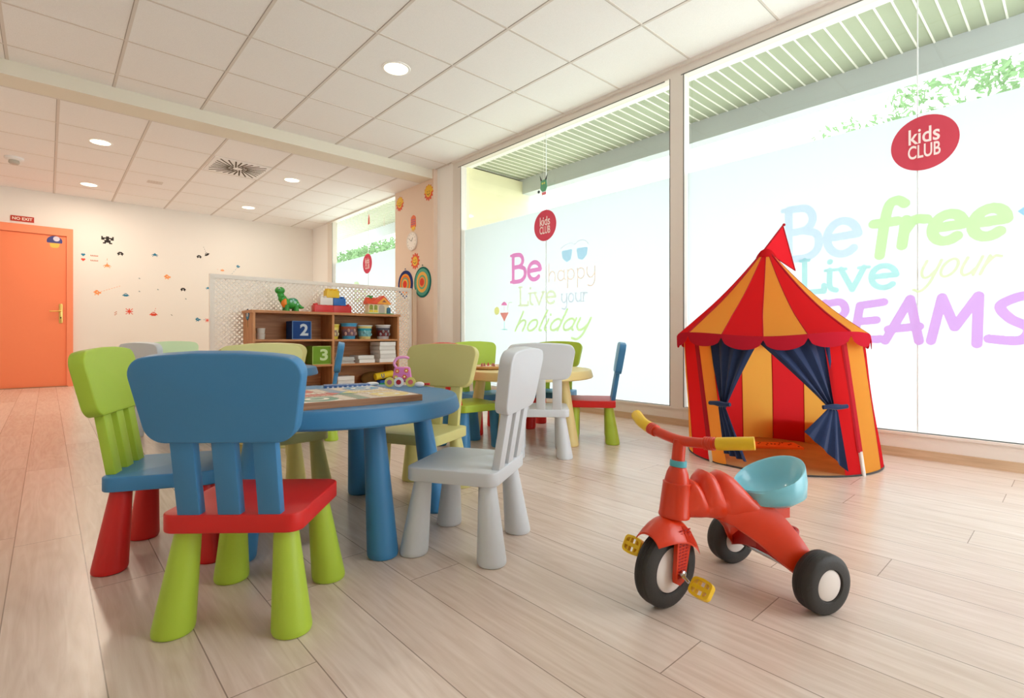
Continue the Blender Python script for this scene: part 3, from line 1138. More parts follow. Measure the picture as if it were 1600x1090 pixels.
# ------------------------------------------------------------------ chairs
def make_chair(name, seat_m, leg_m, back_m):
    root = empty(name, (0, 0, 0))
    mb = MB()
    mb.slab(rrect(.335, .315, .035), .243, .288, .0045)
    seat = mb.build('seat', seat_m, root)
    legs = []
    for sx in (-1, 1):
        for sy in (-1, 1):
            mb = MB()
            rs = []
            for (t, r) in [(0, .041), (.002, .0445), (.007, .0465), (.015, .0468), (.09, .0408), (.17, .0345), (.244, .0285)]:
                k = t / .244
                cx = sx * (.142 - .024 * k)
                cy = sy * (.137 - .024 * k)
                rs.append([Vector((cx + r * math.cos(2 * PI * i / 24), cy + r * math.sin(2 * PI * i / 24), t)) for i in range(24)])
            mb.rings(rs)
            legs.append(mb.build('leg', leg_m, root))
    # backrest plane: leaning back
    lean = R(9.5)
    T = Matrix.Translation((0, -.140, .286)) @ Matrix.Rotation(lean, 4, 'X') @ Matrix.Rotation(PI / 2, 4, 'X')
    # local x right, y up, z -> -Y (outwards)
    for x in (-.095, 0, .095):
        mb = MB()
        mb.slab(round_poly([(x - .027, -.02), (x + .027, -.02), (x + .027, .20), (x - .027, .20)], [.003] * 4, 2), -.012, .014, .003, T, 2)
        mb.build('back_slat', back_m, root)
    pts = [(-.168, .185), (.168, .185), (.202, .382), (.12, .392), (.05, .3965), (-.05, .3965), (-.12, .392), (-.202, .382)]
    out = round_poly(pts, [.048, .048, .042, 0, 0, 0, 0, .042], 8)
    mb = MB()
    mb.slab(out, -.020, .022, .0045, T)
    mb.build('backrest', back_m, root)
    return root


def copy_tree(o, parent=None):
    c = o.copy()
    COL.objects.link(c)
    c.parent = parent
    for ch in list(o.children):
        copy_tree(ch, c)
    return c


PROTO = {}
USED = set()


def chair(kind, mats, x, y, fwd, label, group):
    if kind not in PROTO:
        PROTO[kind] = make_chair('childrens_chair', *mats)
        o = PROTO[kind]
    else:
        o = copy_tree(PROTO[kind])
    o.location = (x, y, 0)
    o.rotation_euler = (0, 0, math.atan2(fwd[1], fwd[0]) - PI / 2)
    tag(o, label, 'chair', group)
    return o


G1, G2, G3 = 'childrens chairs around the near blue table', 'childrens chairs around the butter yellow table', 'childrens chairs around the far blue table'
RBL = ('red', 'lime', 'blue')     # seat, legs, back
BRL = ('blue', 'red', 'lime')
WWW = ('white',) * 3
PPP = ('pale',) * 3
LBR = ('lime', 'blue', 'red')
chair('rbl', RBL, .421, 1.481, (.648, .762), 'nearest chair with blue backrest, red seat and lime green legs', G1)
chair('brl', BRL, .322, 2.058, (.914, -.405), 'leftmost chair with lime backrest, blue seat and red legs', G1)
chair('www', WWW, 1.088, 1.432, (-.51, .86), 'white chair at the right of the near blue table', G1)
chair('ppp', PPP, 1.285, 2.055, (-.90, -.43), 'pale yellow chair behind the right side of the near blue table', G1)
chair('ppp', PPP, .79, 2.469, (.10, -.99), 'pale yellow chair on the far side of the near blue table', G1)
chair('ppp', PPP, .98, 3.35, (.08, 1), 'pale yellow chair behind another pale yellow chair, facing the far blue table', G3)
chair('rbl', RBL, 1.385, 3.66, (-.921, .389), 'blue backed chair seen edge-on in front of the bookshelf', G3)
chair('www', WWW, 2.252, 2.233, (.702, .712), 'white chair with its back to the camera at the yellow table', G2)
chair('rbl', RBL, 2.815, 2.288, (-.63, .777), 'rightmost chair with blue backrest, red seat and lime legs', G2)
chair('lbr', LBR, 2.055, 2.70, (.995, -.06), 'chair with lime seat, blue legs and red backrest mostly hidden by the pale yellow one', G2)
chair('brl', BRL, 2.495, 3.07, (-.195, -.98), 'lime backed chair with blue seat behind the yellow table, left one', G2)
chair('brl', BRL, 2.984, 2.829, (-.9, -.44), 'lime backed chair behind the white chair at the yellow table, beside the window', G2)
chair('www', WWW, .655, 4.475, (.887, .46), 'white chair behind the leftmost lime chair, at the far blue table', G3)
chair('mint', ('mint',) * 3, .86, 4.93, (.35, -.93), 'farthest pale mint chair, behind the white chair at the far table', G3)


# ------------------------------------------------------------------ tables
def table(x, y, m, phase, label, name='childrens_table'):
    root = tag(empty(name, (x, y, 0)), label, 'table', 'round childrens tables')
    n = 72
    mb = MB()
    prof = [(.40, .428), (.448, .43), (.462, .434), (.466, .440), (.465, .450), (.455, .482), (.453, .4865), (.449, .4893), (.444, .490), (.40, .490), (.02, .490)]
    mb.lathe(prof, n)
    mb.build('tabletop', m, root)
    for k in range(5):
        a = phase + 2 * PI * k / 5
        mb = MB()
        rs = []
        for (t, r) in [(0, .043), (.003, .0475), (.010, .0500), (.020, .0500), (.16, .0445), (.30, .0390), (.43, .034)]:
            q = .385 - .065 * t / .43
            rs.append([Vector((q * math.cos(a) + r * math.cos(2 * PI * i / 24), q * math.sin(a) + r * math.sin(2 * PI * i / 24), t)) for i in range(24)])
        mb.rings(rs)
        mb.build('leg', m, root)
    return root


ph1 = math.atan2(1.525 - 1.911, .811 - .823)
table(.823, 1.911, 'blue', ph1, 'blue round table in the foreground with the ludo board on it')
ph2 = math.atan2(2.205 - 2.627, 2.555 - 2.506)
table(2.506, 2.627, 'butter', ph2, 'butter yellow round table beside the middle window')
table(1.10, 4.08, 'blue', .75, 'far blue round table in front of the bookshelf')

# ------------------------------------------------------------------ ludo board on the blue table
def ludo():
    root = tag(empty('ludo_board', (.775, 1.768, .490), R(-3)), 'square wooden ludo board game on the near blue table', 'board game')
    s = .42
    MB().box((0, 0, .0105), (s, s, .021)).build('wooden_base', 'ply', root, smooth=False)
    cols = {'w': (240, 234, 222), 'r': (206, 96, 82), 'y': (236, 214, 130), 'g': (96, 146, 120), 'b': (88, 148, 190), 'l': (222, 196, 176)}
    keys = list(cols)
    mb = MB()
    z = .0212

    def T(dz):
        return Matrix.Translation((0, 0, z + dz))
    mb.cur = 0
    mb.poly([(-.2, -.2), (.2, -.2), (.2, .2), (-.2, .2)], .0006, T(0))
    for (cx, cy, k) in ((-.125, -.125, 'g'), (.125, -.125, 'y'), (.125, .125, 'b'), (-.125, .125, 'r')):
        mb.cur = keys.index(k)
        mb.disc((cx, cy), .068, T(.0006), 32, .0004)
        mb.cur = 0
        mb.disc((cx, cy), .038, T(.001), 24, .0004)
        mb.cur = keys.index(k)
        mb.disc((cx, cy), .022, T(.0014), 20, .0004)
    for k, (a, b) in {'r': ((-.2, -.045), (-.03, .02)), 'y': ((.03, -.02), (.2, .01)), 'b': ((-.022, .03), (.022, .2)), 'g': ((-.022, -.2), (.022, -.03))}.items():
        mb.cur = keys.index(k)
        mb.poly([(a[0], a[1]), (b[0], a[1]), (b[0], b[1]), (a[0], b[1])], .0006, T(.0006))
    for k, tri in {'r': ((-.045, -.045), (-.045, .045)), 'y': ((.045, -.045), (.045, .045)), 'b': ((-.045, .045), (.045, .045)), 'g': ((-.045, -.045), (.045, -.045))}.items():
        mb.cur = keys.index(k)
        mb.poly([tri[0], tri[1], (0, 0)], .0006, T(.0014))
    mb.cur = 5
    for q in (-.0655, .0655, -.022, .022):
        for sgn in (-1, 1):
            mb.box((q, sgn * .125, z + .0014), (.0022, .15, .0006))
            mb.box((sgn * .125, q, z + .0014), (.15, .0022, .0006))
    for k in range(8):
        for sgn in (-1, 1):
            p = sgn * (.055 + k * .019)
            mb.box((0, p, z + .0015), (.131, .0018, .0006))
            mb.box((p, 0, z + .0015), (.0018, .131, .0006))
    plabel(mb.build('printed_sheet', [mat('ludo_' + k, cols[k], .45) for k in keys], root, smooth=False), 'printed sheet with coloured circles and cross')


ludo()
# things at the far rim of the blue table
b = tag(empty('blue_pencil_box', (.965, 2.14, .490), R(-18)), 'flat blue patterned box behind the ludo board', 'box')
mb = MB()
mb.slab(rrect(.19, .07, .008), 0, .017, .003)
mb.cur = 1
for k in range(9):
    mb.disc((-.08 + .02 * k, -.028 + .056 * (k % 2)), .005, Matrix.Translation((0, 0, .0168)), 10, .0006)
    mb.box((-.08 + .02 * k, -.0352, .009), (.008, .0008, .007))
mb.build('box_body', [mat('pb_blue', (70, 110, 170), .4), mat('pb_dots', (206, 220, 234), .5)], b)

root = tag(empty('toy_handbag', (1.182, 2.045, .490), R(-38)), 'pink flowered toy handbag on discs at the rim of the near blue table', 'toy')
T = Matrix.Translation((0, 0, 0)) @ Matrix.Rotation(PI / 2, 4, 'X')
mb = MB()
mb.slab(round_poly([(-.045, .02), (.045, .02), (.034, .088), (-.034, .088)], [.01] * 4), -.014, .014, .005, T)
mb.build('bag_body', mat('toy_pink', (226, 132, 196), .4), root)
mb = MB()
mb.tube(S([(-.026, 0, .084), (-.036, 0, .105), (-.02, 0, .128), (.012, 0, .132), (.03, 0, .126)], 5), .006, 8)
mb.build('handle', mat('toy_pink2', (236, 158, 208), .4), root)
for (x, z, cc) in ((-.02, .07, (236, 120, 40)), (.02, .072, (240, 140, 50)), (-.026, .042, (220, 200, 70)), (.012, .045, (232, 110, 60)), (.034, .03, (240, 190, 60))):
    mb = MB()
    flower(mb, .007, .011, 6, Matrix.Translation((x, -.014, z)) @ Matrix.Rotation(PI / 2, 4, 'X'), .002)
    mb.cur = 1
    mb.disc((x, z), .004, Matrix.Translation((0, -.0155, 0)) @ Matrix.Rotation(PI / 2, 4, 'X'), 10, .002)
    plabel(mb.build('flower', [mat('fl', cc, .5), mat('flc', (250, 236, 180), .5)], root, smooth=False), 'small coloured flower')
for (x, cc, c2) in ((-.052, (228, 214, 110), (190, 120, 140)), (-.012, (246, 244, 240), (190, 40, 50)), (.04, (232, 222, 120), (230, 120, 120))):
    mb = MB()
    Tq = Matrix.Translation((x, -.02, .022)) @ Matrix.Rotation(PI / 2, 4, 'X')
    mb.disc((0, 0), .0215, Tq, 24, .008)
    mb.cur = 1
    mb.disc((0, 0), .011, Tq, 16, .0095)
    mb.build('disc_wheel', [mat('tw', cc, .45), mat('twc', c2, .45)], root, smooth=False)
root = tag(empty('toy_fish', (1.225, 1.97, .490), R(-38)), 'small white and red toy right of the pink toy handbag', 'toy')
mb = MB()
mb.sphere((0, 0, .012), .022, .010, .012)
mb.build('fish_body', mat('tf_white', (244, 236, 232), .4), root)
mb = MB()
mb.slab(round_poly([(.018, 0), (.045, -.012), (.045, .014)], [.002] * 3, 2), .008, .018, .002)
mb.build('tail', mat('tf_red', (226, 60, 50), .4), root)
o = MB().sphere((0, 0, .010), .035, .016, .010).build('folded_white_cloth', 'paper')
o.location = (1.085, 2.145, .490)
tag(o, 'small white bundle left of the pink toy handbag', 'cloth')

# game on the yellow table
root = tag(empty('round_game_tray', (2.28, 2.77, .490)), 'round wooden game tray with red pieces on the yellow table', 'board game')
MB().lathe([(.115, 0), (.135, .012), (.14, .024), (.132, .026), (.125, .018)], 36).build('tray', wood('tray_wood', (206, 160, 104), (226, 186, 134), 5), root)
MB().disc((0, 0), .125, Matrix.Translation((0, 0, .018)), 32, .002).build('tray_lining', mat('tray_lining', (240, 226, 206), .6), root, smooth=False)
for k in range(7):
    a = 2.4 * k
    mb = MB().lathe([(.008, 0), (.009, .004), (.004, .012), (.006, .018), (.001, .022)], 10)
    o = mb.build('playing_piece', mat('piece', (204, 60, 60) if k % 2 else (170, 90, 80), .4), root)
    o.location = (.09 * math.cos(a) * (.4 + .1 * (k % 6)), .09 * math.sin(a) * (.4 + .1 * (k % 6)), .02)
# toy on far table
root = tag(empty('toy_boat', (.81, 4.20, .490), R(-20)), 'small lime and pale blue toy on the far blue table', 'toy')
MB().slab(round_poly([(-.09, -.03), (.06, -.03), (.10, 0), (.06, .03), (-.09, .03)], [.01, .02, .01, .02, .01]), 0, .05, .008).build('hull', mat('tb_blue', (150, 196, 214), .4), root)
MB().box((.01, 0, .062), (.11, .04, .024)).build('deck', 'lime', root, smooth=False)
MB().sphere((-.085, 0, .06), .016).build('funnel', mat('tb_dark', (36, 84, 80), .4), root)

# ------------------------------------------------------------------ bookshelf
SX0, SX1, SY0, SY1, SH = 1.564, 3.25, 5.70, 6.05, .995
root = tag(empty('bookshelf', ((SX0 + SX1) / 2, (SY0 + SY1) / 2, 0)), 'low oak bookshelf with open compartments in front of the lattice screen', 'bookshelf')
cx, cy = root.location.x, root.location.y


def sbox(name, x0, x1, y0, y1, z0, z1, m, lab=None):
    o = MB().box(((x0 + x1) / 2 - cx, (y0 + y1) / 2 - cy, (z0 + z1) / 2), (x1 - x0, y1 - y0, z1 - z0)).build(name, m, root, smooth=False)
    if lab: plabel(o, lab)


t_ = .024
sbox('side_panel', SX0, SX0 + t_, SY0, SY1, 0, SH - .028, 'shelfwoodv')
sbox('side_panel', SX1 - t_, SX1, SY0, SY1, 0, SH - .028, 'shelfwoodv')
sbox('divider', 2.40, 2.424, SY0 + .005, SY1 - .012, .115, SH - .028, 'shelfwoodv')
sbox('back_panel', SX0 + t_, SX1 - t_, SY1 - .012, SY1, .04, SH - .028, 'shelfwood')
sbox('top_board', SX0 - .018, SX1 + .012, SY0 - .015, SY1, SH - .028, SH, 'shelfwood')
for z in (.69, .407, .115):
    sbox('shelf_board', SX0 + t_, 2.40, SY0 + .003, SY1 - .012, z - .022, z, 'shelfwood')
    sbox('shelf_board', 2.424, SX1 - t_, SY0 + .003, SY1 - .012, z - .022, z, 'shelfwood')
sbox('plinth', SX0 + t_, SX1 - t_, SY0 + .02, SY0 + .035, 0, .093, 'shelfwood')
d = tag(empty('felt_flower_sticker', (SX0, 5.885, .95)), 'blue flower sticker on the left side of the bookshelf', 'sticker')
mb = MB()
Tl = Matrix(((0, 0, -1, 0), (-1, 0, 0, 0), (0, 1, 0, 0), (0, 0, 0, 1)))
flower(mb, .055, .062, 14, Tl, .003)
mb.cur = 1
mb.disc((0, 0), .045, Tl, 24, .004)
mb.cur = 2
mb.disc((0, 0), .022, Tl, 20, .005)
mb.build('petals', [mat('fs_dark', (44, 86, 120), .6), mat('fs_blue', (70, 150, 190), .6), mat('fs_c', (244, 220, 200), .6)], d, smooth=False)
mb = MB()
mb.ribbon([(0, -.055), (.004, -.13)], .005, Tl, .002)
mb.build('stem', mat('fs_stem', (90, 110, 60), .6), d, smooth=False)


def number_box(x, y, z, s, n, rgb, rgb2, label):
    r = tag(empty('number_storage_box', (x, y, z)), label, 'storage box', 'fabric number boxes on the bookshelf')
    mb = MB()
    w = s
    t = .006
    mb.box((0, 0, t / 2), (w, w, t))
    mb.box((0, -w / 2 + t / 2, w / 2), (w, t, w))
    mb.box((0, w / 2 - t / 2, w / 2), (w, t, w))
    mb.box((-w / 2 + t / 2, 0, w / 2), (t, w, w))
    mb.box((w / 2 - t / 2, 0, w / 2), (t, w, w))
    mb.build('box_body', mat('box_' + n, rgb, .85, noise=(20, .1)), r, smooth=False)
    mb = MB()
    for (a, b) in (((-1, -1), (1, -1)), ((-1, 1), (1, 1)), ((-1, -1), (-1, 1)), ((1, -1), (1, 1))):
        p = Vector((a[0] * w / 2, -w / 2 - .001, w / 2 + a[1] * w / 2 * .98))
        q = Vector((b[0] * w / 2, -w / 2 - .001, w / 2 + b[1] * w / 2 * .98))
        mb.tube([p, q], .004, 6)
    plabel(mb.build('piping', mat('pip_' + n, rgb2, .8), r), 'pale edge piping')
    mb = MB()
    text_mesh(mb, n, T_back(.025, -w / 2 - .0005, w / 2 + .005), .13, .09, .0012, .03)
    plabel(mb.build('number', mat('num_' + n, (196, 208, 220) if n == '2' else (206, 226, 170), .8), r, smooth=False), 'large number on the front')


number_box(2.072, 5.84, .69, .20, '2', (18, 62, 128), (110, 150, 200), 'dark blue fabric box with the number 2 on the upper left shelf')
number_box(2.292, 5.84, .407, .205, '3', (116, 158, 44), (190, 216, 120), 'green fabric box with the number 3 on the middle left shelf')
# stacked clear cups
for k in range(2):
    o = MB().lathe([(.040, 0), (.046, .056), (.047, .058), (.044, .058), (.038, .003)], 20, cap1=False)
    o.lathe([(.038, .003), (1e-4, .003)], 20, cap0=False)
    o = o.build('clear_pot', mat('clear_pot', (206, 200, 192), .15, .6))
    o.location = (1.665, 5.80, .69 + .060 * k)
    tag(o, 'clear plastic pot, %s of the two stacked on the upper left shelf' % ('bottom one', 'top one')[k], 'pot', 'clear pots on the shelf')


def bucket(x, y, z, r, h, c1, c2, c3, rim, label):
    b = tag(empty('printed_bucket', (x, y, z)), label, 'bucket', 'printed buckets on the upper right shelf')
    mb = MB()
    ms = [mat('bk1', c1, .4), mat('bk2', c2, .4), mat('bk3', c3, .4)]
    n = 28
    L = [(r * .76, 0), (r * .80, h * .2), (r * .84, h * .38), (r * .9, h * .62), (r * .94, h * .8), (r * .98, h)]
    for i in range(5):
        mb.cur = (0, 1, 1, 2, 0)[i]
        mb.lathe([L[i], L[i + 1]], n, cap0=(i == 0), cap1=False)
    mb.cur = 0
    mb.lathe([(r * .92, h), (r * .72, .01), (1e-4, .01)], n, cap0=False)
    bb = mb.build('bucket_body', ms, b)
    mb = MB()
    for k in range(5):
        a = R(-140 + 25 * k)
        rr = r * (.84 + .06 * (k % 2))
        mb.sphere((rr * math.cos(a), rr * math.sin(a), h * (.35 + .2 * (k % 2))), r * .16, r * .16, h * .12, 8, 6)
    mb.build('printed_shapes', mat('bk_shape', tuple(int(.5 * a + 110) for a in c3), .5), bb)
    MB().lathe([(r * .97, h - .006), (r * 1.05, h - .006), (r * 1.06, h + .003), (r * .97, h + .004), (r * .92, h - .002)], n, cap0=False, cap1=False).build('rim', mat('bk_rim', rim, .4), b)


bucket(2.475, 5.86, .69, .07, .17, (222, 200, 60), (170, 140, 130), (240, 224, 120), (244, 230, 120), 'yellow bucket at the shelf divider')
bucket(2.652, 5.83, .69, .095, .185, (60, 150, 196), (120, 90, 110), (150, 80, 60), (84, 170, 208), 'tallest bucket, blue with brown and white print')
bucket(2.852, 5.83, .69, .09, .162, (222, 206, 130), (120, 180, 190), (40, 160, 180), (222, 240, 244), 'turquoise and sand coloured bucket with white rim')
bucket(3.098, 5.83, .69, .09, .172, (190, 186, 190), (110, 36, 40), (70, 70, 84), (236, 238, 240), 'dark red and grey bucket at the right end')


def papers(x, y, z, w, d, h, n, label, tone=(240, 238, 236), jit=.006, rot=0):
    r = tag(empty('paper_stack', (x, y, z), rot), label, 'paper stack')
    for k in range(n):
        o = MB().box((rnd.uniform(-jit, jit), rnd.uniform(-jit, jit), h * (k + .5) / n), (w, d, h / n * .94), Matrix.Rotation(rnd.uniform(-jit, jit) * 3, 3, 'Z')).build('sheaf', mat('paper', tuple(int(t - 14 * (k % 2)) for t in tone), .8), r, smooth=False)


papers(2.57, 5.84, .407, .23, .21, .075, 6, 'untidy pile of magazines on the middle right shelf', (206, 204, 202), .016)
papers(2.83, 5.84, .407, .20, .24, .09, 2, 'low white paper ream in the middle of the shelf')
papers(3.10, 5.84, .407, .21, .26, .25, 5, 'tall stack of white paper reams at the right end of the shelf')
papers(2.575, 5.84, .115, .20, .22, .145, 3, 'white paper reams on the bottom shelf')
papers(2.10, 5.84, .115, .42, .22, .05, 3, 'flat board game boxes on the bottom left shelf', (176, 150, 140))
b = tag(empty('crumpled_play_bag', (3.0, 5.935, .115)), 'brown crumpled play bag on the bottom shelf, right side', 'bag')
MB().sphere((0, 0, .087), .15, .085, .085, 18, 10).build('bag_body', mat('bag_brown', (132, 96, 40), .8, noise=(14, .5), bump=(20, .8)), b)
b = tag(empty('rolled_alphabet_mat', (3.08, 5.765, .115)), 'yellow rolled mat with blue letter, in front of the brown bag', 'mat')
MB().tube([(-.12, 0, .115), (.11, 0, .145)], .042, 16).build('roll', mat('mat_yellow', (240, 206, 24), .6), b)
mb = MB()
text_mesh(mb, 'U', Matrix.Translation((-.04, -.043, .128)) @ Matrix.Rotation(PI / 2, 4, 'X') @ Matrix.Rotation(R(8), 4, 'Z'), .05, .04, .002, .03)
mb.build('letter', mat('mat_letter', (30, 80, 150), .6), b, smooth=False)
b = tag(empty('folded_play_mat', (3.10, 5.768, .115)), 'folded green and blue mat under the yellow roll', 'mat')
MB().slab(rrect(.20, .09, .01), 0, .04, .008).build('green_fold', mat('fm_green', (20, 140, 90), .6), b)
MB().slab(rrect(.19, .085, .01), .04, .069, .008).build('blue_fold', mat('fm_blue', (30, 88, 180), .6), b)

# ---- toys on top
d = tag(empty('toy_dinosaur', (1.96, 5.85, SH)), 'green toy dinosaur with orange chest standing on the bookshelf', 'toy')
gm = mat('dino_green', (52, 158, 58), .35)
gd = mat('dino_teal', (50, 150, 110), .35)
bm_ = MB()
bm_.sphere((.04, 0, .085), .085, .055, .058, 18, 12)
bm_.tube(S([(-.01, 0, .08), (-.05, 0, .13), (-.075, 0, .18), (-.08, 0, .205)], 5), [.05] * 4 + [.045] * 4 + [.035] * 4 + [.03] * 4, 12)
bm_.tube(S([(.10, 0, .07), (.145, 0, .05), (.175, 0, .05)], 5), [.035, .032, .028, .025, .022, .018, .015, .012, .010, .008, .006], 10)
bm_.build('body', gm, d)
MB().sphere((-.085, -.005, .225), .052, .042, .042, 18, 12).build('head', gm, d)
for (x, y) in ((-.02, -.035), (-.02, .035), (.08, -.035), (.08, .035)):
    MB().lathe([(.026, 0), (.028, .01), (.024, .03), (.028, .07)], 14, Matrix.Translation((x, y, 0))).build('leg', gm, d)
MB().sphere((-.045, -.022, .095), .032, .034, .055, 14, 10).build('belly', mat('dino_orange', (244, 140, 40), .4), d)
for s_ in (-1, 1):
    mb = MB().sphere((-.10, s_ * .034, .24), .014, .010, .016, 12, 8)
    mb.cur = 1
    mb.sphere((-.103, s_ * .042, .24), .006, .004, .008, 10, 6)
    mb.build('eye', ['paper', 'black'], d)
mb = MB()
for (x, y, z, r) in ((.02, -.048, .11, .016), (.06, -.05, .10, .018), (.09, -.04, .08, .014), (.045, -.044, .125, .012)):
    mb.sphere((x, y, z), r, .008, r, 10, 6)
plabel(mb.build('back_spots', mat('dino_spots', (170, 220, 210), .4), d), 'pale round spots')
MB().sphere((.05, 0, .118), .06, .045, .035, 16, 8).build('back_hump', gd, d)


def brick(x, z, w, rgb, studs, label):
    b = tag(empty('building_block', (x, 5.85, z)), label, 'building block', 'large building blocks on the bookshelf')
    h = .085
    m = mat('brick', rgb, .35)
    MB().slab(rrect(w - .002, .10, .003, 2), 0, h, .002).build('block_body', m, b)
    mb = MB()
    for i in range(studs):
        for yy in (-.025, .025):
            mb.lathe([(.016, h), (.016, h + .018), (.014, h + .020)], 14, Matrix.Translation((-w / 2 + w * (i + .5) / studs, yy, 0)))
    mb.build('studs', m, b)


brick(2.345, SH, .22, (216, 40, 36), 4, 'red building block at the bottom left of the block wall')
brick(2.565, SH, .22, (206, 36, 34), 4, 'red building block at the bottom right of the block wall')
brick(2.375, SH + .087, .15, (232, 228, 224), 3, 'white building block on the left red block')
brick(2.53, SH + .087, .15, (22, 100, 186), 3, 'blue building block on the right red block')
brick(2.45, SH + .174, .15, (238, 196, 30), 3, 'yellow building block on top of the block wall')

h = tag(empty('toy_house', (3.055, 5.86, SH)), 'toy house with orange roof and yellow windows on the bookshelf', 'toy')
MB().slab(rrect(.36, .14, .02), 0, .012, .004).build('lawn_base', mat('th_green', (70, 176, 90), .5), h)
mb = MB()
mb.box((-.02, .01, .07), (.27, .10, .116))
mb.build('house_body', mat('th_cream', (246, 232, 196), .5), h, smooth=False)
mb = MB()
mb.rings([[Vector((-.03 - .13 * 1, y, .128)), Vector((.155, y, .128)), Vector((.045, y, .235))] for y in (-.05, .07)])
mb.rings([[Vector((x, -.062, .125)), Vector((x, .078, .125)), Vector((x, .008, .205))] for x in (-.175, .04)])
mb.build('roof', mat('th_red', (232, 84, 52), .5), h, smooth=False)
mb = MB()
mb.rings([[Vector((-.055, y, .125)), Vector((.145, y, .125)), Vector((.045, y, .21))] for y in (-.058, -.048)])
mb.build('gable', mat('th_orange', (246, 170, 60), .5), h, smooth=False)
mb = MB()
mb.poly([(-.03, 0), (.03, 0), (0, .03)], .002, T_back(.045, -.0585, .15))
mb.build('gable_print', mat('th_brown', (150, 90, 70), .5), h, smooth=False)
for x in (-.12, -.06):
    mb = MB()
    mb.poly(arc(0, .04, .022, .02, 0, 180, 8) + [(-.022, 0), (.022, 0)], .003, T_back(x, -.0402, .055))
    mb.cur = 1
    mb.box((x, -.0425, .038), (.05, .004, .024))
    mb.build('window_opening', [mat('th_w', (150, 160, 60), .5), mat('th_y', (250, 222, 60), .5)], h, smooth=False)
MB().poly(arc(0, .07, .04, .03, 0, 180, 10) + [(-.04, 0), (.04, 0)], .003, T_back(.02, -.0402, .014)).build('archway', mat('th_g', (196, 188, 178), .6), h, smooth=False)
MB().poly(arc(0, .055, .022, .02, 0, 180, 10) + [(-.022, 0), (.022, 0)], .02, T_back(.11, -.0402, .014)).build('door', mat('th_b', (60, 120, 150), .5), h, smooth=False)
mb = MB()
for k in range(5):
    a = R(150 - 40 * k * .5)
    mb.tube(S([(-.10, 0, .19), (-.10 + .04 * math.cos(a), 0, .225), (-.10 + .085 * math.cos(a), 0, .21)], 4), [.003, .005, .007, .008, .008, .007, .005, .003, .001], 6)
mb.tube([(-.10, 0, .12), (-.10, 0, .20)], .006, 8)
mb.build('palm_tree', mat('th_palm', (60, 150, 70), .5), h)

# ------------------------------------------------------------------ lattice screen
LX0, LX1, LY, LH = 1.252, 3.66, 6.10, 1.375
root = tag(empty('lattice_screen', ((LX0 + LX1) / 2, LY, 0)), 'white diagonal lattice screen standing behind the bookshelf', 'screen')
cx = root.location.x
hw = (LX1 - LX0) / 2
mb = MB()
for sx in (-1, 1):
    mb.box((sx * (hw - .02), 0, LH / 2), (.04, .035, LH))
mb.box((0, 0, LH - .02), (2 * hw - .08, .035, .04))
mb.box((0, 0, .03), (2 * hw - .08, .035, .04))
mb.build('screen_frame', 'lattice', root, smooth=False)
mb = MB()
a, b2, z0, z1 = -hw + .035, hw - .035, .045, LH - .035
P_ = .050
for layer, sg in ((-.004, 1), (.004, -1)):
    k = a - (z1 - z0) if sg > 0 else a
    c0 = a - (z1 - z0)
    n = int((b2 - c0) / P_) + 1
    for i in range(n + 1):
        # line x = s + sg*(z - z0) (sg>0) or x = s + (z1 - z) ...
        s = c0 + i * P_
        pts = []
        za, zb = z0, z1
        if sg > 0:
            f0 = lambda z: s + (z - z0)
            za = max(z0, z0 + (a - s)); zb = min(z1, z0 + (b2 - s))
            xa, xb = s + (za - z0), s + (zb - z0)
        else:
            za = max(z0, z1 - (b2 - s)); zb = min(z1, z1 - (a - s))
            xa, xb = s + (z1 - za), s + (z1 - zb)
        if zb - za < .01:
            continue
        w = .0145
        L_ = math.hypot(xb - xa, zb - za)
        mb.box(((xa + xb) / 2, layer, (za + zb) / 2), (L_, .006, w), Matrix.Rotation(-math.atan2(zb - za, xb - xa), 3, 'Y'))
mb.build('lattice_strips', 'lattice', root, smooth=False)
o = MB().box((3.705, LY, .68), (.06, .05, 1.36)).build('screen_post', mat('post_paint', (236, 214, 190), .6), smooth=False)
base_at(o, (3.705, LY, 0))
tag(o, 'pale post fixing the lattice screen to the peach pillar', 'post')

# ------------------------------------------------------------------ circus tent
TC = (3.297, 1.234)
TR = .514
LEAN = Vector((.742, -.670)) * -.068
ORG = (248, 166, 48)
RED = (232, 40, 44)
m_to = translucent('tent_orange', (253, 186, 84), .58)
m_ty = translucent('tent_red', (230, 46, 52), .58)
m_tm = mat('tent_maroon', (176, 34, 44), .85, .1)
m_tn = mat('tent_navy', (40, 54, 88), .85, .1, noise=(60, .12), sheen=.2)
tent = tag(empty('circus_play_tent', (TC[0], TC[1], 0)), 'red and orange striped circus play tent standing by the window', 'play tent')
TH0 = 159.0
ZE = .728


def lean(z):
    k = min(z / ZE, 1.15)
    return LEAN * (k ** 1.0)


def wall_r(a, z):
    """radius of the tent wall: pulled tight between the poles higher up"""
    k = min(max(z / ZE, 0), 1)
    c = math.cos(R(4 * (a - TH0)))
    return TR * (1.0 + (.03 * c - .045) * k)


XMAX = 3.775 - TC[0]


def press(p):
    """the back of the tent is pressed flat against the window frame"""
    if p.x > XMAX - .05:
        p.x = XMAX - .05 + .05 * (1 - math.exp(-(p.x - XMAX + .05) / .05))
    return p


def tp(a, z, r):
    l = lean(z)
    a = a - 5 * min(z / ZE, 1)
    return press(Vector((l.x + r * math.cos(R(a)), l.y + r * math.sin(R(a)), z)))


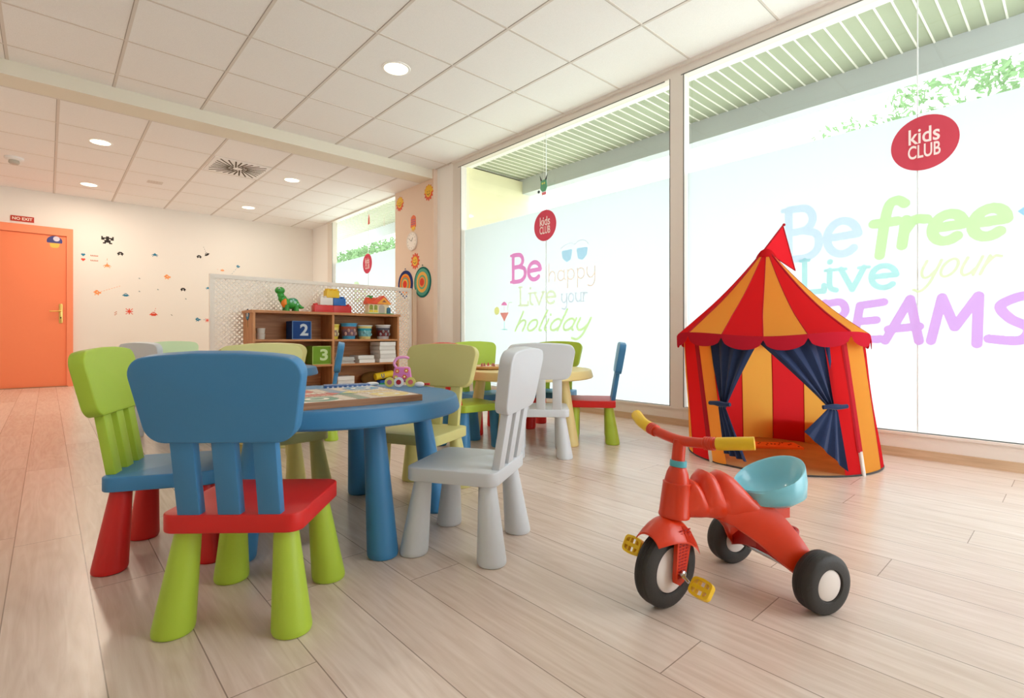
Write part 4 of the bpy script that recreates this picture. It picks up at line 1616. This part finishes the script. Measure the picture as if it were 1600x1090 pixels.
# walls: 16 stripes, the front opening left free between 171 and 236 degrees
wmb = MB()
NS = 6
for s in range(16):
    a0, a1 = TH0 + 22.5 * s, TH0 + 22.5 * (s + 1)
    if a0 >= 159 and a1 <= 249.1:
        if s == 0:
            a1 = 170.5
        elif s == 3:
            a0 = 236.5
        else:
            continue
    wmb.cur = s % 2
    rs = []
    for i in range(13):
        z = .006 + (ZE + .004 - .006) * i / 12
        rs.append([tp(a0 + (a1 - a0) * j / NS, z, wall_r(a0 + (a1 - a0) * j / NS, z) + .004 * math.sin(9 * z + a0) * math.sin(PI * j / NS)) for j in range(NS + 1)])
    wmb.rings(rs, False, False, closed=False)
wmb.build('tent_wall', [m_to, m_ty], tent)
# maroon piping over poles and stripe seams
for k in range(4):
    mb = MB()
    a = TH0 + 90 * k
    rs = []
    for i in range(10):
        z = .12 + (ZE - .12) * i / 9
        rs.append([tp(a + q, z, wall_r(a, z) + e) for q, e in ((-2.2, .002), (-1.2, .008), (1.2, .008), (2.2, .002))])
    mb.rings(rs, False, False, closed=False)
    mb.build('pole_sleeve', m_tm, tent)
    mb = MB()
    mb.tube([tp(a, z, wall_r(a, z) + .002) for z in (.0, .06, .125)], .011, 10)
    plabel(mb.build('pole_foot', mat('tent_pole_white', (228, 224, 216), .4), tent), 'white pole end')
mb = MB()
for s in range(16):
    a = TH0 + 22.5 * s
    if 159 < a < 249 or s % 4 == 0:
        continue
    mb.tube([tp(a, .006 + (ZE - .01) * i / 8, wall_r(a, .006 + (ZE - .01) * i / 8) - .001) for i in range(9)], .003, 5)
mb.build('seam_piping', m_tm, tent)
# roof
ZA = 1.232
rmb = MB()


def roof_p(a, t):
    """t 0 at the eave, 1 at the top"""
    c = math.cos(R(4 * (a - TH0)))
    r = TR * (.985 + .045 * c) * (1 - t) ** 1.02 + .022
    z = ZE + (ZA - ZE) * t - .03 * math.sin(PI * t) + .012 * c * (1 - t)
    l = lean(z)
    a = a - 5
    return press(Vector((l.x + r * math.cos(R(a)), l.y + r * math.sin(R(a)), z)))


for s in range(16):
    a0 = TH0 + 22.5 * s
    rmb.cur = s % 2
    rmb.rings([[roof_p(a0 + 22.5 * j / NS, i / 12) for j in range(NS + 1)] for i in range(13)], False, False, closed=False)
rmb.build('tent_roof', [m_to, m_ty], tent)
mb = MB()
for s in range(16):
    a0 = TH0 + 22.5 * s
    mb.tube([roof_p(a0, i / 12) for i in range(13)], .0065 if s % 4 == 0 else .0025, 6)
mb.build('roof_piping', m_tm, tent)
# scalloped valance
for s in range(16):
    a0 = TH0 + 22.5 * s
    mb = MB()
    rs = [[], [], []]
    for j in range(13):
        a = a0 + 22.5 * j / 12
        p = roof_p(a, 0)
        out = Vector((math.cos(R(a - 5)), math.sin(R(a - 5)), 0)) * .008
        dz = .02 + .055 * math.sqrt(max(0, 1 - (2 * (j / 12) - 1) ** 2))
        rs[0].append(p + out * .25)
        rs[1].append(p + out - Vector((0, 0, dz * .5)))
        rs[2].append(p + out * .9 - Vector((0, 0, dz)))
    mb.rings(rs, False, False, closed=False)
    mb.build('valance_scallop', translucent('tent_valance', (186, 36, 52), .12) if s == 0 else bpy.data.materials['tent_valance'], tent)
# crown wrap
mb = MB()
c_ = roof_p(0, 1)
cc = lean(ZA)
mb.lathe([(.052, ZA - .045), (.056, ZA - .035), (.045, ZA - .015), (.03, ZA + .004), (.012, ZA + .014)], 20, Matrix.Translation((cc.x, cc.y, 0)), cap0=False)
mb.build('crown_wrap', m_ty, tent)
# flag
RTV = Vector((.742, -.670, 0))
fb = Vector((cc.x, cc.y, ZA + .008)) - RTV * .012
ft = fb + RTV * .115 + Vector((0, 0, .150))
fr = fb + RTV * .19 + Vector((0, 0, -.125))
mb = MB()
nrm = Vector((.670, .742, 0))
nn = 8
for sgn in (0,):
    rs = []
    for i in range(nn + 1):
        t = i / nn
        p = fb.lerp(ft, t)
        q = fr.lerp(ft, t)
        rs.append([p.lerp(q, j / 6) + nrm * .006 * math.sin(PI * j / 6) * (1 - t) for j in range(7)])
    mb.rings(rs, False, False, closed=False)
mb.build('flag', translucent('flag_red', (240, 44, 54), .5), tent)
mb = MB()
mb.tube([fb, ft], .005, 8)
mb.tube([ft, fr, ], .003, 8)
mb.tube([fr, fb], .003, 8)
mb.sphere(tuple(ft + Vector((0, 0, .004)) + RTV * .006), .009, n=10, m=6)
mb.build('flag_hem', m_tm, tent)
# floor mat of the tent
mb = MB()
mb.lathe([(TR * 1.0, .0), (TR * 1.012, .004), (TR * 1.0, .009)], 72, cap0=True, cap1=False)
mb.v = [tuple(press(Vector(p))) for p in mb.v]
mb.build('floor_rim', mat('tent_rim', (66, 62, 60), .8), tent)
mb = MB().lathe([(TR * .995, .009), (1e-4, .0095)], 64, cap0=False)
mb.v = [tuple(press(Vector(p))) for p in mb.v]
mb.build('tent_floor', mat('tent_floor_cloth', (176, 142, 96), .7, noise=(7, .3), bump=(18, .6)), tent)


# curtains
def curtain(tops, tie, bots, off=0.0):
    mb = MB()
    (a0, a1) = tops
    (ta, tz) = tie
    N = 22
    rows = []
    for i in range(17):
        t = i / 16
        z = .715 + (tz - .715) * t
        e = t ** 1.35
        l = a0 + (ta[0] - a0) * e
        r = a1 + (ta[1] - a1) * (t ** .95)
        row = []
        for j in range(N + 1):
            u = j / N
            a = l + (r - l) * u
            amp = .012 * (1 - .5 * t)
            row.append(tp(a, z, TR * .955 + off + amp * math.sin(u * 22 + 1)))
        rows.append(row)
    for i in range(1, 13):
        t = i / 12
        row = []
        for j in range(N + 1):
            u = j / N
            l, r = bots[0][0], bots[1][0]
            a = ta[0] + (l - ta[0]) * t + u * ((ta[1] - ta[0]) * (1 - t) + (r - l) * t)
            zb = bots[0][1] + (bots[1][1] - bots[0][1]) * u
            z = tz + (zb - tz) * t
            row.append(tp(a, z, TR * .985 + .012 * math.sin(u * 20 + 2) * t + .01))
        rows.append(row)
    mb.rings(rows, False, False, closed=False)
    o = mb.build('curtain', m_tn, tent)
    # tie band
    b_ = MB()
    am = (ta[0] + ta[1]) / 2
    pts = [tp(am + q, tz + .003 * math.sin(q), TR * 1.0 + .018) for q in (-7, -3.5, 0, 3.5, 7)]
    b_.tube(pts, [.011, .012, .016, .012, .011], 8)
    b_.build('curtain_tie', m_tn, o)


curtain((169.5, 203), ((171, 175.5), .345), ((171, .07), (184, .045)))
curtain((239.5, 197), ((237.5, 233), .36), ((237.5, .03), (217, .23)), .006)

# wooden puzzle in the tent
pz = tag(empty('wooden_puzzle_board', (3.47, 1.33, .0100), R(-50)), 'orange wooden puzzle board lying on the tent floor', 'puzzle')
MB().box((0, 0, .006), (.30, .16, .012)).build('board', mat('puzzle_orange', (236, 120, 44), .5), pz, smooth=False)
mb = MB()
for k in range(14):
    mb.disc((-.13 + .02 * k, rnd.uniform(-.06, .06)), .006, Matrix.Translation((0, 0, .012)), 8, .003)
mb.build('puzzle_pegs', mat('puzzle_brown', (110, 50, 30), .5), pz, smooth=False)

# ------------------------------------------------------------------ tricycle
TM = {
    'body': mat('trike_red', (216, 54, 10), .34, .5, coat=.12),
    'dark': mat('trike_red_dark', (176, 30, 30), .4, .5),
    'seat': mat('trike_light_blue', (128, 204, 222), .25, .5, coat=.3),
    'yellow': mat('trike_yellow', (240, 196, 26), .35, .5),
    'tyre': mat('trike_tyre', (52, 50, 48), .55, .4, bump=(300, .3)),
    'hub': mat('trike_hub', (226, 218, 212), .5, .4),
    'ring': mat('trike_blue_ring', (84, 178, 192), .35, .5),
}
tr = tag(empty('childs_tricycle', (1.218, .742, 0), math.atan2(-.39, .92)), 'red plastic childs tricycle with light blue seat in the foreground', 'tricycle')
# local x = backwards from the front wheel, y = far side, z up


def wheel(name, c, r, w, hubr, parent_name='wheel', spokes=False):
    T = Matrix.Translation(c) @ Matrix.Rotation(PI / 2, 4, 'X')
    mb = MB()
    prof = [(hubr, -w / 2 + .004), (hubr * 1.05, -w / 2), (r * .80, -w / 2 - .001), (r * .93, -w / 2 + .003), (r * .985, -w * .36), (r, -w * .2)]
    for k in range(5):
        z = -w * .2 + w * .4 * k / 4
        prof += [(r, z - .001), (r - .0018, z), (r, z + .001)]
    prof += [(r, w * .2), (r * .985, w * .36), (r * .93, w / 2 - .003), (r * .80, w / 2 + .001), (hubr * 1.05, w / 2), (hubr, w / 2 - .004)]
    mb.lathe(prof, 48, T, cap0=False, cap1=False)
    t = mb.build('wheel', TM['tyre'], tr)
    mb = MB()
    mb.lathe([(.004, -w / 2 + .001), (hubr * .75, -w / 2 + .001), (hubr * .97, -w / 2 + .005), (hubr, -w / 2 + .012), (hubr, w / 2 - .012), (hubr * .97, w / 2 - .005), (hubr * .75, w / 2 - .001), (.004, w / 2 - .001)], 36, T)
    plabel(mb.build('wheel_hub', TM['hub'], t), 'pale wheel disc')
    return t


front_wheel = wheel('front', (0, 0, .101), .100, .050, .060)
wheel('rear', (.362, -.160, .077), .077, .056, .041)
wheel('rear', (.362, .160, .077), .077, .056, .041)
RK = .10  # rake: the steering axis leans back


def cx_(z):
    return .028 + (z - .24) * RK


def steer_T(z):
    return Matrix.Translation((cx_(z), 0, z)) @ Matrix.Rotation(math.atan(RK), 4, 'Y')


# fork legs
mb = MB()
for s_ in (-1, 1):
    y = s_ * .040
    prof = [(-.018, .088), (-.015, .078), (0, .070), (.015, .078), (.019, .088), (.030, .17), (.031, .196), (-.022, .196), (-.022, .17)]
    pts = [Vector((x + .004 + (z - .09) * .10, 0, z)) for x, z in prof]
    mb.rings([[p + Vector((0, y + q, 0)) for p in pts] for q in (-.006, .006)])
mb.build('fork', TM['body'], tr, smooth=False)
mb = MB()
for k in range(16):
    z = .092 + k * .008
    for dx in (-.010, .0, .010):
        mb.box((dx * (1 + (z - .09) * 4) + .006 + (z - .09) * .10, -.0468, z), (.0075, .0014, .0038))
mb.build('fork_grille', TM['dark'], tr, smooth=False)
# fender
mb = MB()
rs = []
for i in range(15):
    t = i / 14
    x = -.072 + .172 * t
    hh = .205 + .040 * math.sin(PI * min(1, max(0, (t * 1.0)))) - .036 * t * t * 1.2
    wv = .020 + .036 * math.sin(PI * (.12 + .82 * t)) ** .7
    dr = .022 + .030 * math.sin(PI * min(1, t * .85)) 
    row = []
    for j in range(13):
        q = -1 + 2 * j / 12
        row.append(Vector((x, q * wv, hh + .002 - dr * abs(q) ** 2.4)))
    row += [v_ + Vector((0, 0, -.005)) for v_ in row[::-1]]
    rs.append(row)
mb.rings(rs)
mb.build('fender', TM['body'], tr)
for sg in (-1, 1):
    mb = MB()
    for k in range(8):
        t = .52 + k * .033
        x = -.072 + .172 * t
        hh = .205 + .040 * math.sin(PI * t) - .0432 * t * t
        wv = .020 + .036 * math.sin(PI * (.12 + .82 * t)) ** .7
        dr = .022 + .030 * math.sin(PI * min(1, t * .85))
        mb.tube([(x, sg * (q * wv + .0005), hh + .003 - dr * q ** 2.4) for q in (.62, .72, .82, .9, .96, 1.0)], .0019, 5)
    mb.build('fender_ribs', TM['body'], tr)
# head collar and cowl
mb = MB()
T = steer_T(.232)
mb.lathe([(.034, 0), (.040, .001), (.041, .005), (.0395, .010), (.0375, .05), (.0355, .088), (.0365, .091), (.034, .093)], 36, T)
mb.build('head_collar', TM['body'], tr)
mb = MB()
T = steer_T(.318)
mb.lathe([(.032, 0), (.0315, .012), (.028, .030), (.022, .044), (.019, .048)], 32, T)
mb.build('steering_cowl', TM['body'], tr)
mb = MB()
T = steer_T(.365)
mb.lathe([(.0215, 0), (.022, .002), (.022, .014), (.0215, .016)], 28, T)
mb.build('locking_ring', TM['ring'], tr)
mb = MB()
T = steer_T(.38)
mb.lathe([(.0175, 0), (.0165, .056)], 24, T)
mb.build('steering_column', TM['body'], tr)
# handlebar
hb = S([(.086, -.190, .458), (.064, -.145, .451), (.052, -.085, .441), (.047, 0, .434), (.052, .085, .443), (.062, .145, .456), (.084, .190, .470)], 8)
cut0 = next(i for i, p in enumerate(hb) if p[1] > -.105)
cut1 = next(i for i, p in enumerate(hb) if p[1] > .105)
mb = MB()
mb.tube(hb[cut0 - 1:cut1 + 1], .0135, 16)
mb.build('handlebar', TM['body'], tr)
for (p0, p1) in ((Vector(hb[cut0]), Vector(hb[cut0 + 3])), (Vector(hb[cut1]), Vector(hb[cut1 - 3]))):
    mb = MB()
    path, rad = [], []
    for k in range(4):
        for dd, r_ in ((0, .0150), (.06, .0172), (.2, .0172), (.26, .0150)):
            path.append(p0.lerp(p1, k / 3.9 + dd * .9))
            rad.append(r_)
    mb.tube(path, rad, 16)
    mb.build('grip_collar', TM['body'], tr, angle=60)
for seg in (hb[:cut0], hb[cut1:]):
    mb = MB()
    mb.tube(seg, .0165, 16)
    plabel(mb.build('hand_grip', TM['yellow'], tr), 'yellow grip')
# body: humped spine from head to seat
mb = MB()
rs = []
prof = [(.035, .228, .312, .030), (.062, .226, .308, .034), (.072, .225, .318, .038), (.086, .223, .331, .041), (.100, .222, .326, .041), (.108, .221, .308, .037),
        (.119, .219, .335, .044), (.135, .216, .350, .046), (.152, .212, .343, .045), (.164, .209, .318, .040), (.176, .206, .336, .046), (.196, .202, .342, .049),
        (.220, .197, .328, .052), (.245, .191, .302, .055), (.275, .184, .270, .057), (.31, .178, .248, .058), (.335, .172, .235, .056)]
for x, z0, z1, w in prof:
    zc, hz = (z0 + z1) / 2, (z1 - z0) / 2
    ring = []
    for k in range(24):
        a = 2 * PI * k / 24
        ca, sa = math.cos(a), math.sin(a)
        yy = w * (abs(ca) ** .75) * (1 if ca > 0 else -1)
        zz = hz * (abs(sa) ** .8) * (1 if sa > 0 else -1)
        ring.append(Vector((x - .14 * (zz / hz if hz else 0) * .12, yy, zc + zz)))
    rs.append(ring)
mb.rings(rs)
mb.build('frame_spine', TM['body'], tr, angle=60)
# two flaring rear arms
for s_ in (-1, 1):
    top = S([(.17, .026, .258), (.23, .038, .266), (.285, .052, .258), (.325, .078, .222), (.355, .110, .168), (.378, .130, .118)], 5)
    low = S([(.155, .022, .216), (.19, .034, .200), (.215, .050, .184), (.255, .074, .152), (.295, .104, .110), (.335, .130, .074)], 5)
    mb = MB()
    rs = []
    for p, q in zip(top, low):
        p, q = Vector(p), Vector(q)
        outr, inr = [], []
        for k in range(6):
            u = k / 5
            c = p.lerp(q, u)
            bul = .010 * math.sin(PI * u)
            outr.append(Vector((c.x, c.y + bul, c.z)))
            inr.append(Vector((c.x - .003, c.y + bul - .011, c.z)))
        ring = [Vector((v_.x, v_.y * s_, v_.z)) for v_ in outr + inr[::-1]]
        rs.append(ring if s_ > 0 else ring[::-1])
    mb.rings(rs)
    mb.build('rear_arm', TM['body'], tr, angle=50)
mb = MB()
rs = []
for i in range(9):
    y = -.128 + .256 * i / 8
    d_ = abs(y) / .128
    z = .125 - .045 * d_ ** 1.3 + .0
    rs.append([Vector((.335 - .03 * (1 - d_), y, z - .012)), Vector((.385, y, z - .012)), Vector((.385, y, z + .032 * (1 - d_) + .012)), Vector((.30 + .03 * d_, y, z + .055 * (1 - d_) + .012))])
mb.rings(rs)
mb.build('rear_bridge', TM['dark'], tr, smooth=False)
mb = MB().tube([(.362, -.15, .077), (.362, .15, .077)], .008, 10)
mb.build('rear_axle', 'chrome', tr)
# cup ring at the back
mb = MB()
mb.lathe([(.030, 0), (.034, .004), (.036, .034), (.034, .038), (.026, .038), (.025, .012)], 24, Matrix.Translation((.425, .01, .112)), cap1=False)
mb.box((.395, .01, .125), (.04, .03, .02))
mb.build('rear_cup', TM['dark'], tr)
# seat: bowl with a raised back
mb = MB()
N = 40


def rim(a, k=1.0):
    """a=0 towards the back (+x)"""
    ca, sa = math.cos(a), math.sin(a)
    x = .335 + .085 * k * ca
    y = .092 * k * sa * (1 - .10 * (ca < 0) * abs(ca))
    back = max(0, .5 + .5 * ca)
    z = .285 + .075 * back ** 1.3
    return x + .028 * back * (k > .9), y, z


def ringp(fx, zf):
    return [Vector((.335 + (rim(2 * PI * i / N)[0] - .335) * fx, rim(2 * PI * i / N)[1] * fx, zf(i))) for i in range(N)]


def zr(i):
    return rim(2 * PI * i / N)[2]


rs = [ringp(.72, lambda i: .240), ringp(.93, lambda i: .243 + .02 * (.5 + .5 * math.cos(2 * PI * i / N))),
      ringp(1.03, lambda i: .247 + .025 * (.5 + .5 * math.cos(2 * PI * i / N))), ringp(1.045, lambda i: .28 * .6 + .4 * zr(i)), ringp(1.0, lambda i: zr(i) - .004),
      ringp(.985, lambda i: zr(i)), ringp(.95, lambda i: zr(i) - .001), ringp(.90, lambda i: zr(i) - .012), ringp(.78, lambda i: .272 + .35 * (zr(i) - .285)),
      ringp(.55, lambda i: .262 + .10 * (zr(i) - .285)), ringp(.25, lambda i: .257), ringp(.02, lambda i: .256)]
mb.rings(rs)
mb.build('seat', TM['seat'], tr, angle=60)
mb = MB().box((.345, 0, .225), (.09, .075, .05))
mb.build('seat_mount', TM['body'], tr, smooth=False)
# pedals and cranks
for s_, px, pz in ((-1, .018, .080), (1, -.020, .128)):
    mb = MB()
    mb.tube([(0, s_ * .03, .102), (0, s_ * .056, .102), (px, s_ * .060, pz), (px, s_ * .066, pz), (px, s_ * .125, pz)], .0045, 8)
    crank = mb.build('crank', 'chrome', tr)
    T = Matrix.Translation((px, s_ * .098, pz)) @ Matrix.Rotation(R(-50 if s_ < 0 else -62), 4, 'Y') @ Matrix.Scale(.86, 4)
    mb = MB()
    out = round_poly([(-.025, -.034), (.025, -.034), (.029, 0), (.025, .034), (-.025, .034), (-.029, 0)], [.014, .014, .05, .014, .014, .05], 5)
    inn = [(x * .72, y * .76) for x, y in out]
    n = len(out)
    for zz0, zz1 in ((-.009, .009),):
        vs = [Vector((x, y, zz0)) for x, y in out] + [Vector((x, y, zz1)) for x, y in out] + [Vector((x, y, zz0)) for x, y in inn] + [Vector((x, y, zz1)) for x, y in inn]
        fs = []
        for i in range(n):
            k = (i + 1) % n
            fs += [(i, k, n + k, n + i), (2 * n + i, 3 * n + i, 3 * n + k, 2 * n + k), (n + i, n + k, 3 * n + k, 3 * n + i), (i, 2 * n + i, 2 * n + k, k)]
        mb.add(vs, fs, T)
    mb.box((0, 0, 0), (.012, .056, .016), T=T)
    for q in (-.012, .012):
        mb.box((0, q, 0), (.040, .005, .014), T=T)
    mb.build('pedal', TM['yellow'], crank, smooth=False)
mb = MB().lathe([(.002, .0), (.010, .001), (.010, .006), (.006, .008)], 12, Matrix.Translation((.004, -.050, .102)) @ Matrix.Rotation(PI / 2, 4, 'X'))
mb.build('axle_nut', 'chrome', tr)

# the front wheel, fork and handlebar are turned a little to the left
STEER = R(14)
ax_ = Vector((RK, 0, 1)).normalized()
SM = Matrix.Translation((.006, 0, .1)) @ Matrix.Rotation(STEER, 4, ax_) @ Matrix.Translation((-.006, 0, -.1))
done = set()
stack = [o for o in tr.children if o.name.split('.')[0] in ('fork', 'fork_grille', 'fender', 'fender_ribs', 'steering_column', 'handlebar', 'grip_collar', 'hand_grip', 'crank', 'axle_nut') or o is front_wheel]
for o in stack:
    for q in [o] + list(o.children):
        if q.data.name not in done:
            done.add(q.data.name)
            q.data.transform(SM)

# ------------------------------------------------------------------ hanging decorations
h = tag(empty('hanging_monster', (3.79, 3.712, 2.21)), 'green horned cut-out creature hanging by a thread in the middle window', 'decoration')
T = T_right(0, 0, 0)
mb = MB()
mb.prism(round_poly([(-.045, .03), (-.02, 0), (.03, 0), (.05, .04), (.04, .12), (-.04, .12)], [.02] * 6), 0, .004, T)
mb.build('body', mat('mon_green', (96, 170, 134), .6), h, smooth=False)
mb = MB()
for s_ in (-1, 1):
    mb.poly([(s_ * .02, .115), (s_ * .04, .11), (s_ * .055, .175), (s_ * .04, .15)], .004, T)
mb.disc((-.07, .01), .016, T, 12, .004)
mb.build('horns', mat('mon_dark', (50, 60, 60), .6), h, smooth=False)
mb = MB()
for s_ in (-1, 1):
    mb.disc((s_ * .014, .085), .011, T_right(-.004, 0, 0), 12, .001)
mb.build('eyes', mat('mon_eye', (210, 226, 120), .6), h, smooth=False)
mb = MB()
mb.box((0, -.002, -.02), (.004, .06, .03))
mb.build('feet', mat('mon_pink', (232, 130, 140), .6), h, smooth=False)
MB().tube([(0, 0, .12), (0, 0, .61)], .0012, 5).build('thread', 'paper', h)
h = tag(empty('hanging_bird', (3.72, 7.45, 2.55)), 'small red paper shape hanging in the far small window', 'decoration')
MB().poly([(-.03, -.08), (.03, -.07), (.02, .02), (0, .08), (-.02, .01)], .004, T_right(0, 0, 0)).build('paper_shape', mat('bird_red', (236, 104, 90), .6), h, smooth=False)
MB().tube([(0, 0, .07), (0, 0, .24)], .0012, 5).build('thread', 'paper', h)

# ------------------------------------------------------------------ plant behind the leftmost chair
p = tag(empty('potted_plant', (.47, 5.3, 0)), 'small potted plant with pale leaves behind the leftmost lime chair', 'plant')
MB().lathe([(.07, 0), (.10, .17), (.105, .18), (.09, .18), (.085, .16)], 24).build('pot', mat('pot_grey', (200, 190, 180), .6), p)
rr = random.Random(5)
for k in range(9):
    a = 2 * PI * k / 9 + .35
    mb = MB()
    ln = .20 + .06 * rr.random()
    hz = .16 + .14 * rr.random()
    rs = []
    for i in range(7):
        t = i / 6
        c = Vector((math.cos(a) * ln * t, math.sin(a) * ln * t, .17 + hz * t - .10 * t * t))
        w = .035 * math.sin(PI * min(1, t * .92 + .06))
        s_ = Vector((-math.sin(a), math.cos(a), 0)) * w
        rs.append([c - s_, c + Vector((0, 0, -.006)), c + s_, c + Vector((0, 0, .002))])
    mb.rings(rs)
    mb.build('leaf', mat('leaf_plant', (196, 200, 186) if k % 2 else (110, 160, 60), .6), p)
